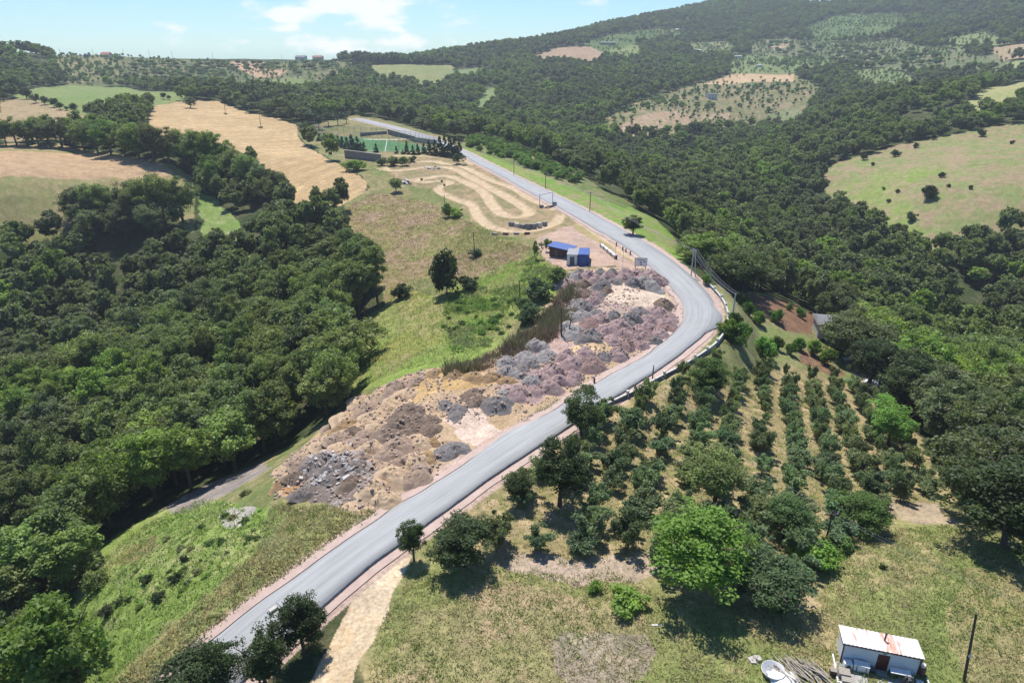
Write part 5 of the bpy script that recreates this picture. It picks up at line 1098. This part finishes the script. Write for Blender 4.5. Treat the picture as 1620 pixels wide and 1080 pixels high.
def hut(o, L, dp, h):
    MB().box(0, L, 0, dp, -.1, h).build('wall', BROWN, o)
    mb = MB(); mb.add([(-.5, -.6, h + .02), (L + 2.5, -.6, h + .02), (L + 2.5, dp + .6, h + .45), (-.5, dp + .6, h + .45), (-.5, -.6, h + .12), (L + 2.5, -.6, h + .12), (L + 2.5, dp + .6, h + .55), (-.5, dp + .6, h + .55)], [(3, 2, 1, 0), (4, 5, 6, 7), (0, 1, 5, 4), (1, 2, 6, 5), (2, 3, 7, 6), (3, 0, 4, 7)]); mb.build('roof', BLUE_R, o)
    for y in (-.4, dp + .4):
        mb = MB(); mb.tube([(L + 2.3, y, -.3), (L + 2.3, y, h + .1)], .07, 6); mb.build('canopy_post', WHITE, o)
    mb = MB(); mb.box(L * .4, L * .62, -.04, -.003, 0, 2.0); mb.build('door', DKG, o)
cbox('timber_hut', 'dark brown hut under a wide blue sheet roof with open canopy', 'hut', (869, 405), (889.5, 408), (868, 399), 2.7, None, hut)
def board(u, v, wpx, hpx):
    p = at(u, v); s = depth(p) / F; W, Hh = wpx * s, hpx * s; o = thing('notice_board', 'white notice board on two legs beside the road above the heaps', 'sign', p, rad(-6))
    MB().box(-W / 2, W / 2, -.05, .05, 1.0, 1.0 + Hh).build('panel', WHITE, o)
    for x in (-W * .42, W * .42): MB().box(x - .08, x + .08, .053, .19, -.3, .9 + Hh).build('leg', DKG, o)
    mb = MB(); mb.box(-W / 2 - .06, W / 2 + .06, -.07, .052, 1.003 + Hh, 1.1 + Hh); mb.box(-W / 2 - .06, -W / 2 - .003, -.07, .052, .95, 1 + Hh); mb.box(W / 2 + .003, W / 2 + .06, -.07, .052, .95, 1 + Hh); mb.build('frame', DKG, o)
    BL, RD = mat('sign_blue', (.08, .12, .3)), mat('sign_red', (.5, .12, .1))
    mb = MB(); mb.box(-W * .09, W * .06, -.058, -.053, 1 + Hh * .38, 1 + Hh * .58); mb.box(-W * .07, W * .09, -.058, -.053, 1 + Hh * .12, 1 + Hh * .26); mb.build('emblem', BL, o)
    mb = MB(); mb.box(W * .2, W * .38, -.058, -.053, 1 + Hh * .52, 1 + Hh * .66); mb.build('emblem', RD, o)
    mb = MB(); mb.box(-W * .3, W * .25, -.058, -.053, 1 + Hh * .76, 1 + Hh * .84); mb.build('lettering', DKG, o)
board(1013, 427, 18.5, 12.5)
def line_of_blocks(a, b_, n, size, mts, name, label, group, bow=0):
    A_, B_ = np.array(a, float), np.array(b_, float)
    for i in range(n):
        t = i / (n - 1); q = A_ + (B_ - A_) * t; q[1] += bow * 4 * t * (1 - t); p = at(*q); t2 = t + .04; q2 = A_ + (B_ - A_) * t2; q2[1] += bow * 4 * t2 * (1 - t2); nxt = at(*q2)
        o = MB().box(-size[0] / 2, size[0] / 2, -size[1] / 2, size[1] / 2, -.2, size[2] * random.uniform(.85, 1.1)).build(name, mts[i % len(mts)], None, p, bevel=.05)
        d = nxt - p; o.rotation_euler.z = math.atan2(d.y, d.x) + random.uniform(-.08, .08); tagp(o, label, name.split('_')[-1], group)
line_of_blocks((809, 358), (862, 357), 7, (1.55, .9, 1.25), [GREYW, CONCRETE, GREYW, GREYW], 'concrete_block', 'grey concrete block in the curved row at the lower end of the motocross track', 'concrete blocks of the curved row', 3.5)
line_of_blocks((783, 371), (834, 370), 4, (1.6, .8, .5), [GREYW, BROWN], 'stone_block', 'loose dark block lying on the grass below the curved block row', 'loose blocks below the track')
BA = at(951, 391); BB = at(974, 410); d = BB - BA; o = thing('road_barrier', 'white slatted barrier with dark supports along the yard edge', 'barrier', BA, math.atan2(d.y, d.x)); L = d.length
mb = MB()
for k in range(4): mb.box(L * k / 4 + .1, L * (k + 1) / 4 - .35, -.3, .3, .35, .95)
mb.build('panel', WHITE, o)
for k in range(5): MB().box(L * k / 4 - .2, L * k / 4 + .2, -.35, .35, -.1, .9).build('support', BLACK, o)
gA, gB = at(853.5, 328), at(874, 324); d = gB - gA; o = thing('track_gate', 'white start gate frame of the motocross track beside the road', 'gate', gA, math.atan2(d.y, d.x)); L = math.hypot(d.x, d.y); hh = 4.0
for x in (0, L):
    MB().box(x - .1, x + .1, -.1, .1, -.3, hh).build('post', WHITE, o)
    MB().box(x - .35, x + .35, -1.6, -.3, -.1, .9).build('ballast', GREYW, o)
MB().box(-.1, L + .1, -.1, .1, hh + .002, hh + .3).build('crossbeam', WHITE, o)
MB().box(.6, L - .5, -2.2, -1.7, -.1, .35).build('starting_beam', DKG, o)
for i, (u, v) in enumerate([(667,285),(703,294),(699,288),(640,291),(646,289)]):
    o = thing('tyre_stack', 'small black tyre stack marking a corner of the motocross track', 'tyres', at(u, v), 0, 'tyre stacks on the motocross track')
    for k in range(3): MB().lathe([(.2, 0), (.42, .02), (.5, .11), (.42, .2), (.2, .22), (.2, 0)], 14, (random.uniform(-.05, .05), 0, k * .225)).build('tyre', BLACK, o, None, True)
for i in range(26):
    u, v = (random.uniform(632, 648), random.uniform(284, 292)) if i < 14 else (random.uniform(672, 696), 265 + random.uniform(-2, 3))
    o = link('stone', CHK[i % 5], None, at(u, v)); o.scale = (1.1, 1.2, 1.5); o.rotation_euler = (0, .3, i); tagp(o, 'pale stone in the stone heaps at the upper end of the track', 'stone', 'stones by the motocross track')
# bollards along the inner edge of the yard
for i, (u, v) in enumerate([(975,389),(985,396),(990,399),(997,403),(803+137,606),(1000,640)]):
    if i < 5: 
        o = MB().box(-.14, .14, -.14, .14, -.2, 1.0).build('marker_post', (WOOD, BROWN)[i % 2], None, at(u, v)); tagp(o, 'short brown marker post along the inner kerb of the road', 'post', 'marker posts along the kerb')
for i, (u, v) in enumerate([(972,421),(985,422)]):
    o = MB().tube([(0, 0, -.3), (0, 0, 5.2)], [.06, .045], 7).build('flag_pole', WHITE, None, at(u, v)); tagp(o, 'thin white pole between the huts and the notice board', 'pole', 'thin white poles of the yard')

# ------------------------------------------------------------------ houses
TILE = mat('red_tiles', (.36, .15, .10), (.28, .11, .075), .85, 2, .3); PLASTER = mat('pale_plaster', (.70, .66, .60), (.6, .57, .52), .85, 1); GLASS = mat('window_glass', (.04, .05, .06), (.03, .035, .04), .15, 1, spec=.6)
TIN = mat('tin_roof', (.72, .72, .72), (.55, .54, .53), .45, 1.5); SLATE = mat('grey_tiles', (.20, .20, .21), (.14, .14, .15), .8, 2)
def house(u, v, wpx, hpx, label, roofm, wallm=PLASTER, rz=0, dpr=.75, gable=.35, name='farmhouse', nwin=3, floors=1, flat=False):
    p = at(u, v); s = depth(p) / F; W = wpx * s; H = hpx * s; D = W * dpr; o = thing(name, label, 'house', (p.x, p.y, p.z), rz)
    MB().box(-W / 2, W / 2, 0, D, -1.5, H).build('wall', wallm, o); rise = .25 if flat else W * gable * .5; e = .5
    mb = MB(); mb.add([(-W / 2 - e, -e, H + .01), (W / 2 + e, -e, H + .01), (W / 2 + e, D + e, H + .01), (-W / 2 - e, D + e, H + .01), (-W / 2 - e + (0 if flat else e), D / 2, H + rise), (W / 2 + e - (0 if flat else e), D / 2, H + rise)], [(0, 1, 5, 4), (2, 3, 4, 5), (1, 2, 5), (3, 0, 4), (3, 2, 1, 0)]); rf = mb.build('roof', roofm, o)
    for fl in range(floors):
        for k in range(nwin):
            x = -W / 2 + W * (k + .5) / nwin; zc = H * (fl + .52) / floors; wh = min(1.3, H / floors * .45)
            wn = MB().box(x - .65, x + .65, -.06, -.003, zc - wh / 2, zc + wh / 2).build('window', WHITE, o); MB().box(x - .5, x + .5, -.09, -.063, zc - wh / 2 + .12, zc + wh / 2 - .12).build('pane', GLASS, wn)
    MB().box(W * .3 - .25, W * .3 + .25, D * .6, D * .6 + .5, H, H + rise + .7).build('chimney', wallm, rf)
    return o
house(274, 137, 18, 5, 'long farm building with bright tin roof beside the far green field', TIN, PLASTER, rad(-8), .5, .12, 'barn', 4)
house(290, 139, 13, 4, 'smaller tin roofed barn right of the long farm building', TIN, PLASTER, rad(-8), .6, .12, 'barn', 2)
house(318, 139, 11, 3.5, 'low shed with pale roof right of the farm', TIN, PLASTER, rad(5), .6, .1, 'shed', 2)
house(247, 138, 20, 6, 'old brown barn half hidden by trees left of the farm', mat('rust_tin', (.25, .2, .17), (.18, .14, .12), .8, 1), GREYW, rad(4), .6, .2, 'barn', 2)
house(166, 91, 14, 4, 'house with red hipped roof on the left skyline', TILE, PLASTER, 0, .8, .5)
house(136, 91, 6, 4, 'small dark blue hut on the left skyline', BLUE_W, BLUE_W, 0, .8, .1, 'hut', 1)
house(590, 114, 6, 4, 'white cottage at the edge of the far pasture', TIN, PLASTER, .2, .8, .2, 'cottage', 1)
house(1127, 157, 15, 8, 'white two storey house with flat roof on the dry terraced slope', SLATE, PLASTER, rad(10), .8, .1, 'farmhouse', 3, 2, True)
house(1168, 93, 10, 4, 'white roofed shed above the tan field across the valley', TIN, PLASTER, 0, .5, .1, 'shed', 2)
house(1098, 83, 20, 3, 'long pale greenhouse on the far right slope', TIN, WHITE, 0, .4, .12, 'greenhouse', 4)
house(1203, 106, 8, 3, 'tiny pale hut among the pale orchard rows', TIN, WHITE, .3, .6, .1, 'hut', 1)
house(475, 94, 16, 4, 'brown roofed farmhouse on the middle skyline, left of the pair', SLATE, PLASTER, 0, .7, .3)
house(502, 94, 15, 4, 'brown roofed farmhouse on the middle skyline, right of the pair', TILE, PLASTER, 0, .7, .3)
house(703, 84, 22, 4, 'long pinkish farm building on the ridge right of the windbreak', TILE, PLASTER, 0, .4, .15)
house(822, 74, 8, 3, 'small white house under the wooded ridge, left one', TIN, PLASTER, 0, .8, .2, 'cottage', 2)
house(853, 73, 9, 3, 'small white house under the wooded ridge, right one', TIN, PLASTER, .2, .8, .2, 'cottage', 2)
house(962, 71, 24, 3, 'long grey farm shed above the brown far field', SLATE, GREYW, 0, .35, .1, 'barn', 4)
house(1018, 71, 14, 3.5, 'farmhouse with dull red roof right of the long grey shed', TILE, PLASTER, 0, .6, .2)
house(1073, 50, 8, 3, 'tiny white house high on the wooded hillside', TIN, PLASTER, 0, .8, .2, 'cottage', 1)
house(1322, 548, 60, 36, 'grey roofed two storey house half hidden by trees below the ploughed plot', SLATE, mat('grey_plaster', (.42, .42, .41), (.36, .36, .36), .85, 1), rad(-12), .7, .22, 'house', 3, 2)

# ------------------------------------------------------------------ cars
def car(u, v, rz, col, label):
    o = thing('parked_car', label, 'car', at(u, v), rz); W = .87
    prof = [(-2.1, .35), (-2.1, .8), (-1.95, .95), (-1.5, 1.0), (-.95, 1.42), (.55, 1.45), (1.2, 1.0), (1.95, .88), (2.1, .7), (2.1, .35)]
    mb = MB(); n_ = len(prof); vs = [(x, -W * (1 if z < 1.05 else .82), z) for x, z in prof] + [(x, W * (1 if z < 1.05 else .82), z) for x, z in prof]
    mb.add(vs, [tuple(range(n_)), tuple(range(2 * n_ - 1, n_ - 1, -1))] + [(i, i + n_, (i + 1) % n_ + n_, (i + 1) % n_) for i in range(n_)])
    mb.build('body', mat('car_' + label.split()[0], col, tuple(c * .95 for c in col), .25, 1, spec=.6), o, None, False, .05)
    mb = MB()
    for s_ in (-1, 1): mb.add([(-1.3, s_ * (W * .93 + .02), 1.05), (.95, s_ * (W * .93 + .02), 1.05), (.5, s_ * (W * .82 + .02), 1.38), (-.9, s_ * (W * .82 + .02), 1.36)], [(0, 1, 2, 3)])
    mb.add([(1.22, -.68, 1.02), (1.22, .68, 1.02), (.62, .64, 1.44), (.62, -.64, 1.44)], [(0, 1, 2, 3)]); mb.add([(-1.52, -.68, 1.03), (-1.52, .68, 1.03), (-1.0, .64, 1.42), (-1.0, -.64, 1.42)], [(3, 2, 1, 0)]); mb.build('window', GLASS, o)
    for x in (-1.3, 1.3):
        for s_ in (-1, 1):
            wv = thing('x', None, None); bpy.data.objects.remove(wv)
            ty = MB(); ty.tube([(x, s_ * .7, .32), (x, s_ * .9, .32)], .32, 16); t_ = ty.build('wheel', BLACK, o); MB().tube([(x, s_ * .89, .32), (x, s_ * .91, .32)], .19, 12).build('rim', STEEL, t_)
    for s_ in (-1, 1):
        MB().box(2.06, 2.12, s_ * .6 - .18, s_ * .6 + .18, .66, .8).build('headlight', WHITE, o); MB().box(-2.13, -2.08, s_ * .62 - .15, s_ * .62 + .15, .7, .88).build('tail_light', mat('tail_red', (.4, .03, .03)), o)
car(1383, 612, rad(-40), (.62, .68, .78), 'pale blue grey car parked in the shade of the trees by the house')
gwall('guard_wall', 'short low white wall piece at the road edge behind the roadside trees', (428, 974), (437, 966), .5, WHITE, .25)
o = thing('garden_table', 'white table under the trees beside the house yard', 'table', at(1341, 572)); MB().box(-1.2, 1.2, -.7, .7, .70, .76).build('table_top', WHITE, o)
for x, y in ((-1.1, -.6), (1.1, -.6), (-1.1, .6), (1.1, .6)): MB().box(x - .04, x + .04, y - .04, y + .04, 0, .698).build('leg', WHITE, o)

# ------------------------------------------------------------------ the white shed and what lies round it
SA = at(1328.8, 1046); SB = at(1449.6, 1069); d = SB - SA; ang = math.atan2(d.y, d.x); SL = math.hypot(d.x, d.y); SD = 1.95; SH = 2.1
sz = min(SA.z, SB.z); print('shed', SL, ang, SA)
sh = thing('shed', 'white panel shed with rust streaked roof and dark red door on a concrete slab', 'shed', (SA.x, SA.y, sz), ang)
SHEDW = mat('shed_panel', (.66, .67, .68), (.60, .61, .63), .6, .5, .05)
MB().box(0, SL, 0, SD, -.3, SH).build('wall', SHEDW, sh)
m, nt, b = newmat('rusty_sheet'); RUST = m
tc = N(nt, 'ShaderNodeTexCoord'); mpg = N(nt, 'ShaderNodeMapping'); mpg.inputs['Scale'].default_value = (5, .55, 1); nt.links.new(tc.outputs['Object'], mpg.inputs[0])
nz = N(nt, 'ShaderNodeTexNoise'); setin(nz, Scale=1.0, Detail=7.0, Roughness=.65); nt.links.new(mpg.outputs[0], nz.inputs['Vector'])
sx = N(nt, 'ShaderNodeSeparateXYZ'); nt.links.new(tc.outputs['Object'], sx.inputs[0])
def band(c, wd, amp):
    a = N(nt, 'ShaderNodeMath', operation='SUBTRACT'); a.inputs[1].default_value = c; nt.links.new(sx.outputs['X'], a.inputs[0])
    bb = N(nt, 'ShaderNodeMath', operation='ABSOLUTE'); nt.links.new(a.outputs[0], bb.inputs[0])
    r = N(nt, 'ShaderNodeMapRange', interpolation_type='SMOOTHSTEP'); r.inputs[1].default_value = wd; r.inputs[2].default_value = wd * .55; r.inputs[3].default_value = 0; r.inputs[4].default_value = amp; nt.links.new(bb.outputs[0], r.inputs[0]); return r.outputs[0]
ac = N(nt, 'ShaderNodeMath', operation='ADD'); nt.links.new(band(SL * .62, 1.15, .24), ac.inputs[0]); nt.links.new(band(SL * .25, 1.1, .16), ac.inputs[1])
ac2 = N(nt, 'ShaderNodeMath', operation='ADD'); nt.links.new(ac.outputs[0], ac2.inputs[0]); nt.links.new(nz.outputs['Fac'], ac2.inputs[1])
rr2 = N(nt, 'ShaderNodeMapRange'); rr2.inputs[1].default_value = .66; rr2.inputs[2].default_value = .78; nt.links.new(ac2.outputs[0], rr2.inputs[0])
mx2 = N(nt, 'ShaderNodeMix', data_type='RGBA'); mx2.inputs[6].default_value = (.60, .585, .57, 1); mx2.inputs[7].default_value = (.50, .26, .18, 1); nt.links.new(rr2.outputs[0], mx2.inputs[0]); nt.links.new(mx2.outputs[2], b.inputs['Base Color']); setin(b, Roughness=.55)
mb = MB(); nC = int(SL / .08); r0, r1 = SH + .24, SH + .02; vs = []; fs = []
for i in range(nC + 1):
    x = -.18 + (SL + .36) * i / nC; c = .025 * math.sin(i * math.pi / 2)
    vs += [(x, -.22, r0 + c + .03), (x, SD + .2, r1 + c + .03), (x, -.22, r0 + c + .012), (x, SD + .2, r1 + c + .012)]
for i in range(nC): k = 4 * i; fs += [(k, k + 4, k + 5, k + 1), (k + 2, k + 3, k + 7, k + 6), (k, k + 2, k + 6, k + 4), (k + 1, k + 5, k + 7, k + 3)]
mb.add(vs, fs).build('roof', RUST, sh)
mb = MB(); mb.add([(0, 0, SH + .002), (SL, 0, SH + .002), (SL, 0, SH + .22), (0, 0, SH + .22), (0, SD, SH + .002), (SL, SD, SH + .002)], [(0, 4, 3), (1, 2, 5), (0, 1, 2, 3)]); mb.build('gable', SHEDW, sh)
DRED = mat('dark_red', (.09, .022, .022), (.07, .018, .018), .5, 2)
mb = MB(); mb.box(-.05, .05, -.05, -.003, 0, SH); mb.box(SL - .05, SL + .05, -.05, -.003, 0, SH); mb.box(-.12, SL + .12, -.1, -.052, SH - .02, SH + .16); mb.build('trim', DRED, sh)
dx = SL * .46; dr = MB().box(dx, dx + .92, -.045, -.003, .06, 1.78).build('door', DRED, sh); MB().box(dx + .06, dx + .12, -.11, -.048, 1.0, 1.06).build('handle', STEEL, dr)
fl_ = MB().box(dx - .02, dx + .94, -.05, -.003, 1.80, SH - .04).build('fanlight', WHITE, sh); MB().box(dx + .3, dx + .6, -.06, -.053, 1.87, 1.98).build('vent', DKG, fl_)
mb = MB(); mb.tube([(SL * .56, SD * .62, SH), (SL * .56, SD * .62, SH + .85)], .07, 10); mb.tube([(SL * .56, SD * .62, SH + .86), (SL * .56, SD * .62, SH + .93)], .11, 10); mb.build('stove_pipe', BLACK, sh)
SLAB = mat('slab_concrete', (.40, .39, .38), (.33, .32, .31), .9, .8, .2)
def loc(x, y, z=0): return Matrix.Translation((SA.x, SA.y, sz)) @ Matrix.Rotation(ang, 4, 'Z') @ Vector((x, y, z))
sb = thing('patio', 'grey concrete slab with low white rim before the shed', 'patio', loc(0, 0), ang); MB().box(-.5, SL + .75, -2.4, -.06, -.4, .04).build('slab', SLAB, sb)
mb = MB(); mb.box(-.62, -.502, -2.4, .5, -.4, .28); mb.box(-.62, SL + .87, -2.52, -2.402, -.4, .22); mb.box(SL + .752, SL + .87, -2.4, .0, -.4, .22); mb.build('rim', WHITE, sb)
def item(name, label, cat, x, y, rz=0, z=.045): return thing(name, label, cat, loc(x, y, z), ang + rz)
o = item('chest_freezer', 'white chest with dark straps standing by the left shed wall', 'chest', 1.55, -.55, -.1); MB().box(-.6, .6, -.3, .3, .08, .72).build('body', WHITE, o, bevel=.03); MB().box(-.62, .62, -.32, .32, .723, .80).build('lid', WHITE, o, bevel=.02); mb = MB(); mb.box(-.4, -.34, -.325, -.302, 0, .7); mb.box(.34, .4, -.325, -.302, 0, .7); mb.build('strap', DKG, o)
o = item('washing_machine', 'old grey washing machine in the left corner of the shed front', 'appliance', .5, -.45, .1); MB().box(-.35, .35, -.3, .3, 0, .6).build('body', GREYP, o, bevel=.03); mb = MB(); mb.tube([(0, -.301, .3), (0, -.33, .3)], .2, 18); mb.build('drum_door', DKG, o)
o = item('crate', 'small dark crate between the chest and the red door', 'crate', 2.5, -.42); MB().box(-.22, .22, -.2, .2, 0, .3).build('box', BLACK, o); MB().box(-.24, .24, -.22, .22, .303, .34).build('lid', DKG, o)
o = item('work_bench', 'cluttered iron work bench against the right shed wall', 'bench', 4.55, -.6); MB().box(-.8, .8, -.3, .3, .75, .82).build('top', GREYP, o)
for x, y in ((-.75, -.25), (.75, -.25), (-.75, .25), (.75, .25)): MB().box(x - .03, x + .03, y - .03, y + .03, 0, .748).build('leg', BLACK, o)
for k, (x, y, c) in enumerate([(4.9, -1.15, BLACK), (5.3, -1.1, DKG), (5.05, -1.45, BLACK)]):
    o = item('tool_sack', 'dark sack leaning before the work bench', 'sack', x, y, k); o['group'] = 'dark sacks before the work bench'
    MB().lathe([(0, 0), (.22, .02), (.26, .3), (.2, .75), (.1, .92), (0, .95)], 12).build('bag', c, o, None, True); MB().lathe([(.09, .90), (.13, 1.0), (.06, 1.03)], 10).build('neck', DKG, o)
for k in range(3):
    o = item('water_canister', 'white plastic water canister at the right end of the slab', 'canister', 5.95 + .3 * (k % 2), -.7 - .32 * (k // 2), .1 * k); o['group'] = 'water canisters on the slab'
    MB().box(-.13, .13, -.13, .13, 0, .38).build('body', WHITE, o, bevel=.04); MB().tube([(0, 0, .38), (0, 0, .45)], .045, 8).build('cap', BLUE_W, o)
o = item('barrel', 'rusty brown barrel at the right corner of the shed', 'barrel', SL + .42, .35, 0, 0); MB().lathe([(0, 0), (.3, 0), (.3, .3), (.315, .31), (.315, .34), (.3, .35), (.3, .62), (.315, .63), (.315, .66), (.3, .67), (.3, .92), (0, .92)], 20).build('drum', mat('rust', (.22, .09, .05), (.15, .07, .045), .85, 5, .3), o, None, False)
o = item('bucket', 'white bucket standing on the rusty barrel', 'bucket', SL + .42, .35, 0, .925); MB().lathe([(0, 0), (.16, 0), (.2, .34), (.19, .34), (.15, .03), (0, .03)], 18).build('pail', WHITE, o, None, True); MB().tube([(-.2, 0, .33), (-.14, 0, .5), (0, 0, .57), (.14, 0, .5), (.2, 0, .33)], .01, 5).build('handle', STEEL, o)
for k, (u, v, lx, ly, hz) in enumerate([(1334, 1068, .9, .75, .5), (1340, 1078, 1.0, .9, .45), (1317, 1066, .5, .5, .55)]):
    p = at(u, v); o = thing('pallet_box', ('grey wooden box left of the patio, upper one', 'grey wooden box left of the patio, nearest one', 'small brown wooden box left of the patio')[k], 'box', (p.x, p.y, p.z), ang)
    MB().box(-lx / 2, lx / 2, -ly / 2, ly / 2, 0, hz).build('box', PALEWOOD if k < 2 else BROWN, o); mb = MB()
    for q in range(5): mb.box(-lx / 2 - .02, lx / 2 + .02, -ly / 2 + ly * q / 5 + .01, -ly / 2 + ly * (q + 1) / 5 - .02, hz + .003, hz + .04)
    mb.build('slat', PALEWOOD, o)
# heap of bare poles, the trough and the tarpaulin
pc = at(1268, 1066)
for k in range(34):
    L = random.uniform(1.8, 3.4); a0 = rad(118) + random.gauss(0, .22); x, y = random.uniform(-1.9, 1.6), random.uniform(-.5, .5); z = .08 + random.random() * .45
    mb = MB(); tl = random.uniform(-.05, .12); mb.tube([(-L / 2 * math.cos(a0), -L / 2 * math.sin(a0), 0), (0, 0, tl * .4 + .03), (L / 2 * math.cos(a0), L / 2 * math.sin(a0), tl)], [.055, .05, .035], 6)
    o = mb.build('wooden_pole', PALEWOOD, None, (pc.x + x, pc.y + y, float(ground(pc.x + x, pc.y + y)) + z)); tagp(o, 'bare pale pole in the loose heap left of the shed', 'pole', 'bare poles in the heap left of the shed')
tp_ = at(1222, 1066); o = thing('metal_trough', 'round pale metal trough lying left of the pole heap', 'trough', tp_, .3); MB().lathe([(0, .1), (.75, .12), (.95, .55), (1.0, .56), (.98, .5), (.8, .05), (0, 0)], 28).build('basin', mat('zinc', (.62, .63, .64), (.5, .5, .52), .4, 2, metal=.3), o, None, True); MB().tube([(-.96, 0, .5), (-1.1, 0, .6), (-.96, .2, .5)], .025, 6).build('handle', STEEL, o)
tq = at(1240, 1078); rng = np.random.default_rng(3); k = 16; xs, ys = np.meshgrid(np.linspace(-1.2, 1.2, k), np.linspace(-.9, .9, k)); zs = .35 * np.exp(-(xs ** 2 + ys ** 2) * .9) + fbm(xs + 9, ys, .7, 3) * .3
idx = np.arange(k * k).reshape(k, k); o = link('tarpaulin', mesh_np('tarpaulin', np.stack([xs, ys, zs], -1).reshape(-1, 3), np.stack([idx[:-1, :-1], idx[:-1, 1:], idx[1:, 1:], idx[1:, :-1]], -1).reshape(-1, 4), WHITE, None, True), None, tq); tagp(o, 'crumpled white tarpaulin by the trough at the lower edge', 'tarpaulin')
for i, (u, v, L) in enumerate([(1194, 1043, 1.0), (1038, 989, .8)]):
    p = at(u, v)
    if i: tagp(MB().box(-.5, .5, -.06, .06, 0, .1).build('plank', WHITE, None, p, bevel=.01), 'single white plank lying on the grass', 'plank')
    else:
        for k in range(7):
            o = link('stone', CHK[k % 5], None, (p.x + random.uniform(-.6, .6), p.y + random.uniform(-.3, .3), p.z + .05)); o.scale = (.35, .4, .5); tagp(o, 'pale stone in the small pile on the grass left of the shed', 'stone', 'stones in the pile left of the shed')

# ------------------------------------------------------------------ summer haze
m = bpy.data.materials.new('haze'); m.use_nodes = True; nt = m.node_tree; nt.nodes.clear()
pv = N(nt, 'ShaderNodeVolumePrincipled'); pv.inputs['Color'].default_value = (.82, .90, 1.0, 1); pv.inputs['Density'].default_value = .00016; pv.inputs['Anisotropy'].default_value = .2
ou = N(nt, 'ShaderNodeOutputMaterial'); nt.links.new(pv.outputs[0], ou.inputs['Volume'])
zlo, zhi = float(GZ.min()) - 2, max(float(GZ.max()) + 30, 90)
o = MB().box(-2700, 2700, -200, 2650, zlo, zhi).build('haze', m); o['kind'] = 'stuff'; o['label'] = 'thin summer haze over the valley'
